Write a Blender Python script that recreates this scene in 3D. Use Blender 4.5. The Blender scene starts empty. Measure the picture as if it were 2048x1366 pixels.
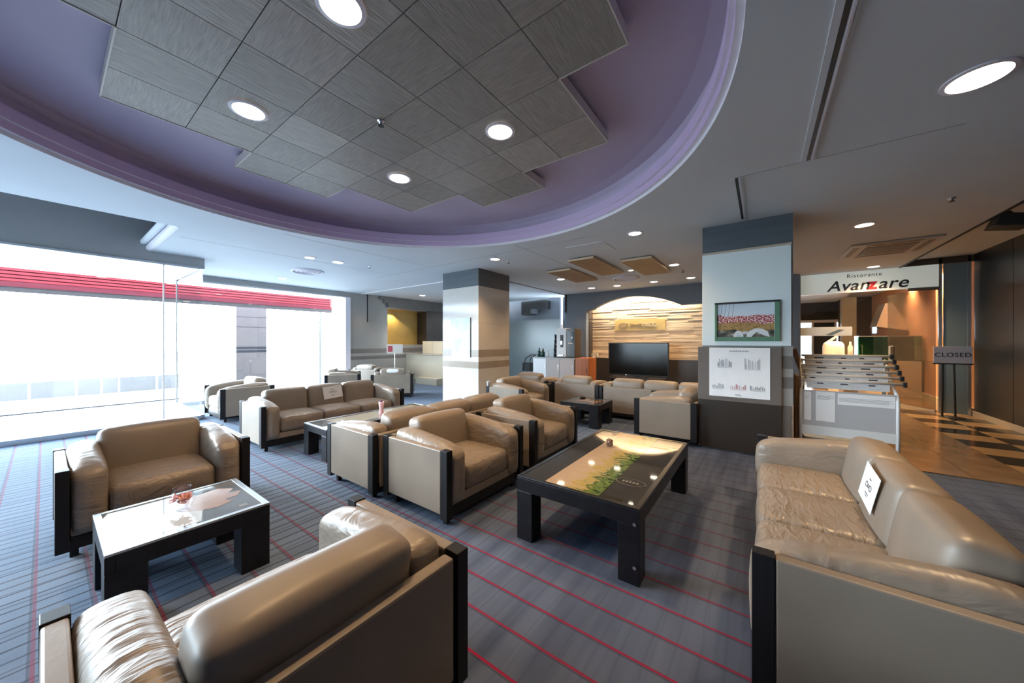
import bpy, bmesh, math, random
from mathutils import Vector, Matrix
random.seed(7)
PI = math.pi
SC = bpy.context.scene
COL = SC.collection

# ------------------------------------------------------------------ camera
CAM_H = 1.35
YAW = math.atan(499 / 683.0)
cd = bpy.data.cameras.new('camera'); cd.sensor_width = 36; cd.sensor_fit = 'HORIZONTAL'
cd.lens = 36 * 683 / 2048.0; cd.clip_start = 0.02; cd.clip_end = 200
cam = bpy.data.objects.new('camera', cd); COL.objects.link(cam)
cam.location = (0, 0, CAM_H); cam.rotation_euler = (PI / 2, 0, YAW)
SC.camera = cam

# ------------------------------------------------------------------ world, exposure
SKY = 11.0
w = bpy.data.worlds.new('overcast_sky'); SC.world = w; w.use_nodes = True
bg = w.node_tree.nodes['Background']
bg.inputs[0].default_value = (0.72, 0.87, 1.0, 1); bg.inputs[1].default_value = SKY
vs = SC.view_settings
vs.view_transform = 'Standard'; vs.look = 'None'; vs.gamma = 1; vs.use_curve_mapping = False
vs.exposure = 0.86
cy = SC.cycles
cy.max_bounces = 10; cy.diffuse_bounces = 6; cy.glossy_bounces = 4; cy.transmission_bounces = 4; cy.transparent_max_bounces = 10
cy.caustics_reflective = False; cy.caustics_refractive = False
cy.sample_clamp_indirect = 6.0; cy.use_denoising = True
SPOT_W = 72.0
WARM = (1.0, 0.64, 0.32)

# low hazy sun from the window side
sl = bpy.data.lights.new('hazy_sun', 'SUN'); sl.energy = 7.0; sl.angle = math.radians(22); sl.color = (0.93, 0.97, 1.0)
so = bpy.data.objects.new('hazy_sun', sl); COL.objects.link(so)
so.rotation_euler = Vector((0.88, 0.40, -0.34)).to_track_quat('-Z', 'Y').to_euler()

def portal(name, loc, rot, sx, sy):
    l = bpy.data.lights.new(name, 'AREA'); l.shape = 'RECTANGLE'; l.size = sx; l.size_y = sy; l.energy = 1
    l.cycles.is_portal = True
    o = bpy.data.objects.new(name, l); COL.objects.link(o); o.location = loc; o.rotation_euler = rot
    return o
# light enters through the big windows (they point into the room)
portal('window_portal', (-8.05, -1.45, 1.3), (0, -PI / 2, 0), 2.7, 6.1)
portal('window_portal', (-9.98, 3.45, 1.3), (0, -PI / 2, 0), 2.7, 3.8)
portal('window_portal', (-5.95, -4.62, 1.3), (PI / 2, 0, PI), 3.95, 2.7)  # portal of the added glazing behind the camera

# ------------------------------------------------------------------ materials
MATS = {}
def mat(name, col, rough=0.5, metal=0.0, spec=0.5, emit=None, es=0.0, alpha=None):
    if name in MATS: return MATS[name]
    m = bpy.data.materials.new(name); m.use_nodes = True
    b = m.node_tree.nodes['Principled BSDF']
    b.inputs['Base Color'].default_value = (*col, 1); b.inputs['Roughness'].default_value = rough
    b.inputs['Metallic'].default_value = metal; b.inputs['Specular IOR Level'].default_value = spec
    if emit: b.inputs['Emission Color'].default_value = (*emit, 1); b.inputs['Emission Strength'].default_value = es
    MATS[name] = m; return m
def nd(m, t, **kw):
    n = m.node_tree.nodes.new(t)
    for k, v in kw.items():
        if k in n.inputs: n.inputs[k].default_value = v
        else: setattr(n, k, v)
    return n
def ln(m, a, ao, b, bi): m.node_tree.links.new(a.outputs[ao], b.inputs[bi])
def P(m): return m.node_tree.nodes['Principled BSDF']
def coords(m, kind='Object', scale=(1, 1, 1), rot=(0, 0, 0)):
    tc = nd(m, 'ShaderNodeTexCoord'); mp = nd(m, 'ShaderNodeMapping')
    mp.inputs['Scale'].default_value = scale; mp.inputs['Rotation'].default_value = rot
    ln(m, tc, kind, mp, 'Vector'); return mp
def ramp(m, stops, interp='LINEAR'):
    r = nd(m, 'ShaderNodeValToRGB'); e = r.color_ramp.elements; r.color_ramp.interpolation = interp
    while len(e) < len(stops): e.new(0.5)
    for i, (p, c) in enumerate(stops): e[i].position = p; e[i].color = (*c, 1)
    return r
def bump(m, src, out, strength, dist=0.01):
    b = nd(m, 'ShaderNodeBump'); b.inputs['Strength'].default_value = strength; b.inputs['Distance'].default_value = dist
    ln(m, src, out, b, 'Height'); ln(m, b, 'Normal', P(m), 'Normal'); return b
def noisy(name, c1, c2, scale, rough=0.5, stretch=(1, 1, 1), bmp=0.0, spec=0.5, detail=4, dist=0.004, kind='Object', rot=(0, 0, 0)):
    if name in MATS: return MATS[name]
    m = mat(name, c1, rough, spec=spec); mp = coords(m, kind, stretch, rot)
    n = nd(m, 'ShaderNodeTexNoise'); n.inputs['Scale'].default_value = scale; n.inputs['Detail'].default_value = detail
    ln(m, mp, 'Vector', n, 'Vector'); r = ramp(m, [(0.3, c1), (0.7, c2)]); ln(m, n, 'Fac', r, 'Fac')
    ln(m, r, 'Color', P(m), 'Base Color')
    if bmp: bump(m, n, 'Fac', bmp, dist)
    return m

LEATHER = (0.250, 0.206, 0.166)
def leather(name, wr, sc, stretch=(1, 1, 1), rough=0.40):
    m = mat(name, LEATHER, rough, spec=0.5); mp = coords(m, 'Object', stretch)
    n = nd(m, 'ShaderNodeTexNoise'); n.inputs['Scale'].default_value = sc; n.inputs['Detail'].default_value = 3; n.inputs['Distortion'].default_value = 0.6
    ln(m, mp, 'Vector', n, 'Vector')
    mp2 = coords(m, 'Object', (1, 1, 1)); n2 = nd(m, 'ShaderNodeTexNoise'); n2.inputs['Scale'].default_value = 3.0
    ln(m, mp2, 'Vector', n2, 'Vector')
    r = ramp(m, [(0.3, tuple(c * 0.9 for c in LEATHER)), (0.75, tuple(c * 1.12 for c in LEATHER))]); ln(m, n2, 'Fac', r, 'Fac')
    ln(m, r, 'Color', P(m), 'Base Color')
    bump(m, n, 'Fac', wr, 0.02); return m
M_LEA = leather('smooth_leather', 0.12, 6)
M_PANEL = leather('panel_leather', 0.05, 40, rough=0.4)
M_ARM = leather('creased_leather', 0.6, 6, (1.6, 0.8, 2.6), rough=0.37)
M_SEAT = leather('seat_leather', 0.95, 9, (3.0, 1.0, 1), rough=0.33)
M_PLEAT = leather('pleated_leather', 0.95, 7, (3.4, 0.6, 0.9), rough=0.36)
M_BLACK = noisy('black_lacquer', (0.008, 0.008, 0.010), (0.014, 0.014, 0.017), 30, 0.45, (1, 1, 0.1), spec=0.25)
M_TBL = noisy('black_table_wood', (0.006, 0.006, 0.008), (0.012, 0.012, 0.016), 20, 0.35, spec=0.3)
M_CHROME = mat('brushed_steel', (0.75, 0.77, 0.8), 0.25, 1.0)
M_WHITE = mat('white_paint', (0.78, 0.80, 0.82), 0.5)
M_PAPER = noisy('white_paper', (0.80, 0.81, 0.83), (0.86, 0.87, 0.88), 6, 0.7)
M_INK = mat('dark_ink', (0.03, 0.03, 0.04), 0.6)
M_INKG = mat('grey_ink', (0.30, 0.31, 0.34), 0.6)
M_CEIL = noisy('ceiling_plaster', (0.66, 0.72, 0.78), (0.70, 0.76, 0.82), 1.2, 0.75)
M_LILAC = noisy('lilac_plaster', (0.50, 0.43, 0.56), (0.54, 0.47, 0.60), 1.5, 0.6)
M_MOLD = mat('lilac_moulding', (0.58, 0.46, 0.68), 0.5)
M_MOLDW = mat('white_moulding', (0.78, 0.76, 0.84), 0.5)
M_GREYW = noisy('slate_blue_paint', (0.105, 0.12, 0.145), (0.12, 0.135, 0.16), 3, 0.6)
M_STONE = noisy('polished_grey_stone', (0.33, 0.33, 0.32), (0.38, 0.37, 0.355), 2.2, 0.16, detail=8)
M_BAND = noisy('dark_stone_band', (0.17, 0.16, 0.155), (0.20, 0.19, 0.18), 4, 0.2)
M_COLW = noisy('polished_cream_stone', (0.60, 0.57, 0.53), (0.66, 0.63, 0.59), 2.0, 0.12, detail=8)
M_COLB = noisy('taupe_stone_band', (0.33, 0.28, 0.235), (0.37, 0.32, 0.27), 4, 0.15)
M_SLATE = noisy('slate_cap', (0.075, 0.095, 0.115), (0.10, 0.12, 0.14), 3, 0.5, (0.3, 0.3, 6))
M_HEAD = noisy('grey_satin_header', (0.36, 0.37, 0.38), (0.40, 0.41, 0.42), 1.5, 0.25)
M_DARKW = noisy('charcoal_wall_panel', (0.016, 0.017, 0.019), (0.022, 0.023, 0.025), 2.0, 0.32)
M_TAUPE = noisy('taupe_board', (0.125, 0.105, 0.092), (0.14, 0.118, 0.104), 4, 0.5)
M_BROWN = noisy('dark_brown_board', (0.028, 0.021, 0.017), (0.034, 0.026, 0.021), 4, 0.4)
M_ALU = mat('aluminium_frame', (0.55, 0.57, 0.60), 0.35, 0.9)
M_RED = noisy('red_slat', (0.46, 0.050, 0.068), (0.50, 0.056, 0.076), 5, 0.8)
M_REDD = noisy('dark_red_beam', (0.24, 0.030, 0.052), (0.26, 0.034, 0.056), 5, 0.8)
M_OUTG = noisy('outdoor_grey', (0.115, 0.098, 0.102), (0.125, 0.107, 0.112), 4, 0.6)
M_LOWW = noisy('pale_grey_render', (0.17, 0.165, 0.17), (0.185, 0.18, 0.185), 4, 0.7)
M_OUTB = noisy('outdoor_dark_band', (0.016, 0.018, 0.028), (0.02, 0.022, 0.032), 4, 0.5)
M_GROUND = noisy('pale_paving', (0.24, 0.24, 0.237), (0.28, 0.28, 0.277), 2, 0.8)
M_BLK = mat('matt_black', (0.01, 0.01, 0.011), 0.5)
M_GLOSSBLK = mat('screen_black', (0.004, 0.005, 0.006), 0.14, spec=0.25)
M_ORANGE = noisy('terracotta_wall', (0.60, 0.32, 0.19), (0.64, 0.35, 0.21), 3, 0.6)
M_WOODO = noisy('orange_wood', (0.30, 0.085, 0.025), (0.36, 0.11, 0.035), 4, 0.35, (8, 8, 0.6))
M_GOLD = noisy('gold_niche', (0.52, 0.36, 0.11), (0.60, 0.43, 0.14), 3, 0.4)
M_CREAM = noisy('cream_counter', (0.50, 0.43, 0.33), (0.55, 0.48, 0.37), 2, 0.35)

def glass_mat(name, tint=(1, 1, 1), refl=0.06):
    m = bpy.data.materials.new(name); m.use_nodes = True; nt = m.node_tree
    nt.nodes.remove(nt.nodes['Principled BSDF'])
    tr = nd(m, 'ShaderNodeBsdfTransparent'); tr.inputs[0].default_value = (*tint, 1)
    gl = nd(m, 'ShaderNodeBsdfGlossy'); gl.inputs['Roughness'].default_value = 0.02
    mx = nd(m, 'ShaderNodeMixShader'); fr = nd(m, 'ShaderNodeLayerWeight'); fr.inputs['Blend'].default_value = 0.25
    mm = nd(m, 'ShaderNodeMath', operation='MULTIPLY'); mm.inputs[1].default_value = refl * 8
    cl = nd(m, 'ShaderNodeMath', operation='MAXIMUM'); cl.inputs[1].default_value = refl
    pw = nd(m, 'ShaderNodeMath', operation='POWER'); pw.inputs[1].default_value = 3
    ln(m, fr, 'Facing', pw, 0); ln(m, pw, 0, mm, 0); ln(m, mm, 0, cl, 0); ln(m, cl, 0, mx, 'Fac'); ln(m, tr, 0, mx, 1); ln(m, gl, 0, mx, 2)
    ln(m, mx, 0, nt.nodes['Material Output'], 'Surface'); MATS[name] = m; return m
M_GLASS = glass_mat('clear_glass', (0.96, 0.98, 0.98))
M_GLASSD = glass_mat('smoked_glass', (0.50, 0.46, 0.44), 0.08)
M_VASE = glass_mat('vase_glass', (0.98, 0.98, 0.99), 0.05)
M_GREENG = glass_mat('green_glass', (0.35, 0.62, 0.40), 0.08)
M_FROST = mat('frosted_film', (0.70, 0.74, 0.76), 0.5)

# carpet: red lines across, fine dark lines along the room, tonal blocks
def carpet_mat():
    m = mat('striped_carpet', (0.1, 0.12, 0.17), 0.9, spec=0.2)
    nt = m.node_tree; tc = nd(m, 'ShaderNodeTexCoord'); sp = nd(m, 'ShaderNodeSeparateXYZ'); ln(m, tc, 'Object', sp, 0)
    def M(op, a, b=None, c=None):
        n = nd(m, 'ShaderNodeMath', operation=op)
        for i, v in enumerate((a, b, c)):
            if v is None: continue
            if isinstance(v, (int, float)): n.inputs[i].default_value = v
            else: nt.links.new(v, n.inputs[i])
        return n.outputs[0]
    X, Y = sp.outputs[0], sp.outputs[1]
    # lines across: period 0.188
    per = 0.188
    def line(v, off, period, half):
        f = M('PINGPONG', M('ADD', v, off), period / 2)
        return M('LESS_THAN', f, half)
    # PINGPONG(v, s): 0 at multiples of 2s
    red = line(Y, 0.03, per, 0.0062)
    dark_line = line(Y, 0.041, per, 0.0045)  # thin dark line beside each red one
    # per-row strength so some lines are darker
    rowi = M('FLOOR', M('DIVIDE', M('ADD', Y, 0.03 + per / 2), per))
    wn = nd(m, 'ShaderNodeTexWhiteNoise', noise_dimensions='1D'); nt.links.new(rowi, wn.inputs['W'])
    # fading of the red away from the front seating group
    # stripes along y
    def stripes(sx, sy, scale, lo, hi):
        mp = nd(m, 'ShaderNodeMapping'); mp.inputs['Scale'].default_value = (sx, sy, 1); ln(m, tc, 'Object', mp, 0)
        n = nd(m, 'ShaderNodeTexNoise'); n.inputs['Scale'].default_value = scale; n.inputs['Detail'].default_value = 2; ln(m, mp, 0, n, 'Vector')
        r = nd(m, 'ShaderNodeMapRange'); r.inputs['From Min'].default_value = lo; r.inputs['From Max'].default_value = hi
        ln(m, n, 'Fac', r, 'Value'); return r.outputs[0]
    fine = line(M('ADD', X, M('MULTIPLY', stripes(0.7, 0.9, 1.0, 0.3, 0.7), 0.05)), 0.0, 0.094, 0.0058)
    fine2 = line(M('ADD', X, M('MULTIPLY', stripes(1.4, 0.6, 1.0, 0.3, 0.7), 0.09)), 0.03, 0.151, 0.005)
    thick = stripes(7.0, 0.25, 1.0, 0.44, 0.60)
    blocks = stripes(5.5, 1.1, 1.0, 0.40, 0.62)
    def mix(fac, a, b):
        n = nd(m, 'ShaderNodeMix', data_type='RGBA')
        for k, v in ((0, fac), (6, a), (7, b)):
            if isinstance(v, (int, float)): n.inputs[k].default_value = v
            elif isinstance(v, tuple): n.inputs[k].default_value = (*v, 1)
            else: nt.links.new(v, n.inputs[k])
        return n.outputs[2]
    def rng(v, a, b_, lo, hi):
        n = nd(m, 'ShaderNodeMapRange'); nt.links.new(v, n.inputs['Value'])
        for i_, q in zip((1, 2, 3, 4), (a, b_, lo, hi)): n.inputs[i_].default_value = q
        return n.outputs[0]
    west = rng(X, -1.2, -3.0, 0.12, 1.0)           # the close-set dark lines belong to the window-side widths of the carpet; also masks the painted window light
    redz = rng(Y, 1.75, 3.0, 1.0, 0.12)            # the crimson lines fade to dark yarn farther in
    redw = rng(X, -1.4, -2.6, 1.0, 0.42)
    base = mix(blocks, (0.046, 0.061, 0.108), (0.084, 0.108, 0.172))
    base = mix(M('MULTIPLY', thick, 0.45), base, (0.115, 0.145, 0.215))
    base = mix(M('MULTIPLY', west, 0.6), base, (0.165, 0.235, 0.33))  # window light painted in: carpet paler and bluer on that side
    base = mix(M('MULTIPLY', M('MULTIPLY', fine, west), 0.9), base, (0.015, 0.018, 0.035))
    base = mix(M('MULTIPLY', M('MULTIPLY', fine2, west), 0.6), base, (0.015, 0.018, 0.035))
    base = mix(M('MULTIPLY', dark_line, 0.45), base, (0.02, 0.015, 0.025))
    rf = M('MULTIPLY', M('MULTIPLY', redz, redw), M('ADD', 0.6, M('MULTIPLY', wn.outputs[0], 0.4)))
    base = mix(M('MULTIPLY', red, 0.35), base, (0.03, 0.02, 0.035))
    base = mix(M('MULTIPLY', red, rf), base, (0.27, 0.010, 0.05))
    nt.links.new(base, P(m).inputs['Base Color'])
    n = nd(m, 'ShaderNodeTexNoise'); n.inputs['Scale'].default_value = 350; ln(m, tc, 'Object', n, 'Vector'); bump(m, n, 'Fac', 0.25, 0.004)
    return m
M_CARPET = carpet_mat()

def tile_mat():
    m = mat('grained_ceiling_tile', (0.3, 0.27, 0.24), 0.42)
    mp = coords(m, 'Object', (2, 22, 2))
    n = nd(m, 'ShaderNodeTexNoise'); n.inputs['Scale'].default_value = 3; n.inputs['Detail'].default_value = 6; n.inputs['Distortion'].default_value = 0.7
    ln(m, mp, 'Vector', n, 'Vector')
    oi = nd(m, 'ShaderNodeObjectInfo')
    r = ramp(m, [(0.28, (0.27, 0.245, 0.22)), (0.72, (0.42, 0.38, 0.34))]); ln(m, n, 'Fac', r, 'Fac')
    hs = nd(m, 'ShaderNodeHueSaturation'); mr = nd(m, 'ShaderNodeMapRange'); mr.inputs['To Min'].default_value = 0.8; mr.inputs['To Max'].default_value = 1.15
    ln(m, oi, 'Random', mr, 'Value'); ln(m, mr, 0, hs, 'Value'); ln(m, r, 'Color', hs, 'Color'); ln(m, hs, 0, P(m), 'Base Color')
    bump(m, n, 'Fac', 0.6, 0.006); return m
M_TILE = tile_mat()
M_CORK = noisy('cork_ceiling_board', (0.33, 0.20, 0.095), (0.40, 0.25, 0.12), 6, 0.6)
M_TILEEDGE = mat('pale_edge_trim', (0.62, 0.58, 0.53), 0.4)

def slat_mat():
    m = mat('layered_pale_stone', (0.6, 0.45, 0.3), 0.6); mp = coords(m, 'Object', (1.2, 1, 28))
    n = nd(m, 'ShaderNodeTexNoise'); n.inputs['Scale'].default_value = 1.3; n.inputs['Detail'].default_value = 7; n.inputs['Distortion'].default_value = 0.3
    ln(m, mp, 'Vector', n, 'Vector')
    r = ramp(m, [(0.22, (0.30, 0.19, 0.11)), (0.42, (0.56, 0.42, 0.28)), (0.7, (0.70, 0.55, 0.39))]); ln(m, n, 'Fac', r, 'Fac')
    ln(m, r, 'Color', P(m), 'Base Color'); bump(m, n, 'Fac', 0.5, 0.02); return m
M_SLAT = slat_mat()
M_FLOORT = noisy('brown_marble', (0.22, 0.140, 0.080), (0.30, 0.20, 0.115), 3.5, 0.14, detail=10, kind='Object')
M_FLOORD = noisy('dark_marble', (0.020, 0.016, 0.012), (0.035, 0.028, 0.02), 5, 0.14, detail=8)
M_FLOORL = noisy('light_marble', (0.42, 0.27, 0.13), (0.50, 0.33, 0.17), 4, 0.16, detail=8)
M_LAMP = mat('lamp_glow', (1, 1, 1), 0.5, emit=(1.0, 0.86, 0.66), es=9.0)
M_LAMPW = mat('lamp_glow_white', (1, 1, 1), 0.5, emit=(1.0, 0.95, 0.88), es=7.0)

# ------------------------------------------------------------------ mesh helpers
class MB:
    def __init__(s): s.v = []; s.f = []
    def add(s, vs, fs):
        o = len(s.v); s.v += [tuple(p) for p in vs]; s.f += [tuple(i + o for i in f) for f in fs]; return s
    def box(s, x0, x1, y0, y1, z0, z1):
        v = [(x, y, z) for z in (z0, z1) for y in (y0, y1) for x in (x0, x1)]
        return s.add(v, [(0, 2, 3, 1), (4, 5, 7, 6), (0, 1, 5, 4), (2, 6, 7, 3), (0, 4, 6, 2), (1, 3, 7, 5)])
    def prism(s, poly, axis, a, b):
        # poly: 2d points; axis 'x': (y,z) ; 'y': (x,z) ; 'z': (x,y)
        n = len(poly)
        def p3(q, t): return {'x': (t, q[0], q[1]), 'y': (q[0], t, q[1]), 'z': (q[0], q[1], t)}[axis]
        v = [p3(q, a) for q in poly] + [p3(q, b) for q in poly]
        f = [(i, (i + 1) % n, n + (i + 1) % n, n + i) for i in range(n)] + [tuple(range(n - 1, -1, -1)), tuple(range(n, 2 * n))]
        return s.add(v, f)
    def lathe(s, prof, cx=0, cy=0, n=24, caps=True):
        o = []; fs = []
        for r, z in prof:
            for i in range(n):
                a = 2 * PI * i / n; o.append((cx + r * math.cos(a), cy + r * math.sin(a), z))
        for k in range(len(prof) - 1):
            for i in range(n):
                j = (i + 1) % n; fs.append((k * n + i, k * n + j, (k + 1) * n + j, (k + 1) * n + i))
        if caps: fs.append(tuple(range(n - 1, -1, -1))); fs.append(tuple((len(prof) - 1) * n + i for i in range(n)))
        return s.add(o, fs)
    def tube(s, pts, r, n=8):
        pts = [Vector(p) for p in pts]; rings = []; fs = []
        for i, p in enumerate(pts):
            d = (pts[min(i + 1, len(pts) - 1)] - pts[max(i - 1, 0)]).normalized()
            up = Vector((0, 0, 1)) if abs(d.z) < 0.9 else Vector((1, 0, 0))
            a = d.cross(up).normalized(); b = d.cross(a).normalized()
            rings += [p + a * r * math.cos(2 * PI * k / n) + b * r * math.sin(2 * PI * k / n) for k in range(n)]
        for i in range(len(pts) - 1):
            for k in range(n):
                j = (k + 1) % n; fs.append((i * n + k, i * n + j, (i + 1) * n + j, (i + 1) * n + k))
        fs += [tuple(range(n - 1, -1, -1)), tuple((len(pts) - 1) * n + k for k in range(n))]
        return s.add(rings, fs)
    def xf(s, M):
        s.v = [tuple(M @ Vector(p)) for p in s.v]; return s
    def mesh(s, name, m, smooth=False):
        me = bpy.data.meshes.new(name); me.from_pydata(s.v, [], s.f); me.update()
        b = bmesh.new(); b.from_mesh(me); bmesh.ops.recalc_face_normals(b, faces=b.faces[:]); b.to_mesh(me); b.free()
        me.materials.append(m)
        if smooth:
            for p in me.polygons: p.use_smooth = True
        return me
    def build(s, name, m, parent=None, smooth=False, bevel=0.0):
        return link(name, s.mesh(name, m, smooth), parent, bevel)
def link(name, me, parent=None, bevel=0.0):
    o = bpy.data.objects.new(name, me); COL.objects.link(o)
    if parent: o.parent = parent
    if bevel:
        md = o.modifiers.new('edge', 'BEVEL'); md.width = bevel; md.segments = 2; md.limit_method = 'ANGLE'; md.angle_limit = 0.7
    return o
def bx(*a): return MB().box(*a)
def tag(o, label, cat, group=None, kind=None):
    o['label'] = label; o['category'] = cat
    if group: o['group'] = group
    if kind: o['kind'] = kind
    return o
def thing(name, label, cat, loc=(0, 0, 0), rz=0, group=None):
    o = bpy.data.objects.new(name, None); COL.objects.link(o); o.empty_display_size = 0.1
    o.location = loc; o.rotation_euler = (0, 0, rz); return tag(o, label, cat, group)
def struct(name, mb, m, parent=None, label=None, bevel=0):
    o = mb.build(name, m, parent, bevel=bevel); o['kind'] = 'structure'
    if label: o['label'] = label
    return o
def copy_tree(o, parent=None):
    c = o.copy(); COL.objects.link(c); c.parent = parent
    for ch in o.children: copy_tree(ch, c)
    return c
def text(name, body, size, m, parent, loc, rot, shear=0.0, offset=0.0, extrude=0.002, spacing=1.0, align='CENTER'):
    cu = bpy.data.curves.new(name, 'FONT'); cu.body = body; cu.size = size; cu.shear = shear; cu.offset = offset; cu.extrude = extrude
    cu.align_x = align; cu.align_y = 'CENTER'; cu.space_character = spacing; cu.materials.append(m)
    t = bpy.data.objects.new('lettering', cu); COL.objects.link(t)
    me = bpy.data.meshes.new_from_object(t.evaluated_get(bpy.context.evaluated_depsgraph_get())); me.name = name
    bpy.data.objects.remove(t); bpy.data.curves.remove(cu)
    o = bpy.data.objects.new(name, me); COL.objects.link(o); o.parent = parent; o.location = loc; o.rotation_euler = rot; return o

def cushion(sx, sy, sz, r, bulge=(0.01, 0.01, 0.01), fn=None, seg=3, inner=6):
    """rounded, puffed box centred at the origin"""
    H = (sx / 2, sy / 2, sz / 2); ax = []
    for h in H:
        i = h - min(r, h * 0.98); k = [-h + (h - i) * (1 - math.cos(PI / 2 * t / seg)) for t in range(seg)]
        mid = [-i + 2 * i * t / inner for t in range(inner + 1)]
        ax.append(k + mid + [-q for q in reversed(k)])
    v = {}; V = []; F = []
    def vid(i, j, k):
        key = (i, j, k)
        if key not in v:
            p = [ax[0][i], ax[1][j], ax[2][k]]; q = []; d = []
            for a in range(3):
                inn = H[a] - min(r, H[a] * 0.98); c = max(-inn, min(inn, p[a])); q.append(c); d.append(p[a] - c)
            dv = Vector(d)
            if dv.length > 1e-9: dv = dv.normalized() * r
            p = [q[a] + dv[a] for a in range(3)]
            o = list(p)
            for a in range(3):
                b, c = (a + 1) % 3, (a + 2) % 3
                o[a] += bulge[a] * (p[a] / H[a]) * (1 - (p[b] / H[b]) ** 2) * (1 - (p[c] / H[c]) ** 2)
            if fn: o = fn(*o)
            v[key] = len(V); V.append(tuple(o))
        return v[key]
    n = [len(a) - 1 for a in ax]
    for i in range(n[0]):
        for j in range(n[1]):
            F.append([vid(i, j, 0), vid(i, j + 1, 0), vid(i + 1, j + 1, 0), vid(i + 1, j, 0)])
            F.append([vid(i, j, n[2]), vid(i + 1, j, n[2]), vid(i + 1, j + 1, n[2]), vid(i, j + 1, n[2])])
    for i in range(n[0]):
        for k in range(n[2]):
            F.append([vid(i, 0, k), vid(i + 1, 0, k), vid(i + 1, 0, k + 1), vid(i, 0, k + 1)])
            F.append([vid(i, n[1], k), vid(i, n[1], k + 1), vid(i + 1, n[1], k + 1), vid(i + 1, n[1], k)])
    for j in range(n[1]):
        for k in range(n[2]):
            F.append([vid(0, j, k), vid(0, j, k + 1), vid(0, j + 1, k + 1), vid(0, j + 1, k)])
            F.append([vid(n[0], j, k), vid(n[0], j + 1, k), vid(n[0], j + 1, k + 1), vid(n[0], j, k + 1)])
    return MB().add(V, F)

# ------------------------------------------------------------------ the setting
CZ = 2.80
WX1, WX2, JY = -7.90, -9.85, 1.60         # window planes and jog
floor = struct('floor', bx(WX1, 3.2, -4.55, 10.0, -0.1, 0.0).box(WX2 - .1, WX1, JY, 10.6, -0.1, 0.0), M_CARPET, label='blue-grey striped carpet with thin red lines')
# polished stone floor of the passage: tiles with joints
pf = struct('floor', bx(0.30, 3.2, 5.36, 20, -0.12, 0.002), M_BROWN, label='polished brown stone floor of the passage')
FT = {}
def floor_tile(x0, x1, y0, y1, m):
    k = (round(x1 - x0, 3), round(y1 - y0, 3), m.name)
    if k not in FT: FT[k] = bx(-(x1 - x0) / 2 + .003, (x1 - x0) / 2 - .003, -(y1 - y0) / 2 + .003, (y1 - y0) / 2 - .003, 0, 0.006).mesh('floor_tile', m)
    o = link('floor_tile', FT[k], pf); o.location = ((x0 + x1) / 2, (y0 + y1) / 2, 0.001); return o
for r_ in range(11):
    y0 = 5.37 + r_ * 0.412
    for c_ in range(4): floor_tile(0.31 + c_ * 0.46, 0.31 + (c_ + 1) * 0.46, y0, y0 + 0.412, M_FLOORT)
    for c_ in range(2): floor_tile(2.15 + c_ * 0.47, 2.15 + (c_ + 1) * 0.47, y0, y0 + 0.412, M_FLOORD if (r_ + c_) % 2 == 0 else M_FLOORL)
for r_ in range(7):
    y0 = 10.02 + r_ * 0.95
    for c_ in range(3): floor_tile(0.35 + c_ * 0.93, 0.35 + (c_ + 1) * 0.93, y0, y0 + 0.95, M_FLOORT)

# ceiling with round opening
DCX, DCY, DR = -2.55, 1.62, 2.50
def ceiling_sheet():
    b = bmesh.new(); N = 160
    def loop(pts):
        vs = [b.verts.new((x, y, CZ)) for x, y in pts]; return [b.edges.new((vs[i], vs[(i + 1) % len(vs)])) for i in range(len(vs))]
    e = loop([(-5.95, -4.5), (2.2, -4.5), (2.2, 10.0), (WX2 - .1, 10.0), (WX2 - .1, JY), (WX1, JY), (WX1, 1.02), (-5.95, 1.02)])
    e += loop([(DCX + DR * math.cos(2 * PI * i / N), DCY + DR * math.sin(2 * PI * i / N)) for i in range(N)])
    bmesh.ops.triangle_fill(b, use_beauty=True, use_dissolve=False, edges=e)
    for f in b.faces:
        if f.normal.z > 0: f.normal_flip()
    me = bpy.data.meshes.new('ceiling'); b.to_mesh(me); b.free(); me.materials.append(M_CEIL); return me
ceiling = link('ceiling', ceiling_sheet()); ceiling['kind'] = 'structure'; ceiling['label'] = 'pale grey plaster ceiling with a round lilac recess'
def ring(name, prof, m, n=160):
    return MB().lathe([(DR + o, z) for o, z in prof], DCX, DCY, n, caps=False).build(name, m, ceiling, smooth=False)
ring('recess_edge', [(0.0, 2.80), (0.0, 2.832), (-0.035, 2.832)], M_MOLDW)
ring('recess_moulding', [(-0.035, 2.832), (-0.035, 2.895)], M_MOLD)
ring('recess_edge', [(-0.035, 2.895), (-0.06, 2.895)], M_MOLDW)
ring('recess_moulding', [(-0.06, 2.895), (-0.06, 2.985), (0.05, 2.985)], M_MOLD)
ring('recess_wall', [(0.05, 2.985), (0.05, 3.10), (0.0, 3.145), (-0.12, 3.165)], M_LILAC)
MB().lathe([(DR - 0.12, 3.165), (0.01, 3.165)], DCX, DCY, 160, caps=False).build('recess_top', M_LILAC, ceiling)
struct('roof', bx(-10.2, 3.6, -4.7, 20.3, 3.55, 3.7), M_WHITE)  # unseen slab added to keep sky light from leaking in
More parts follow.
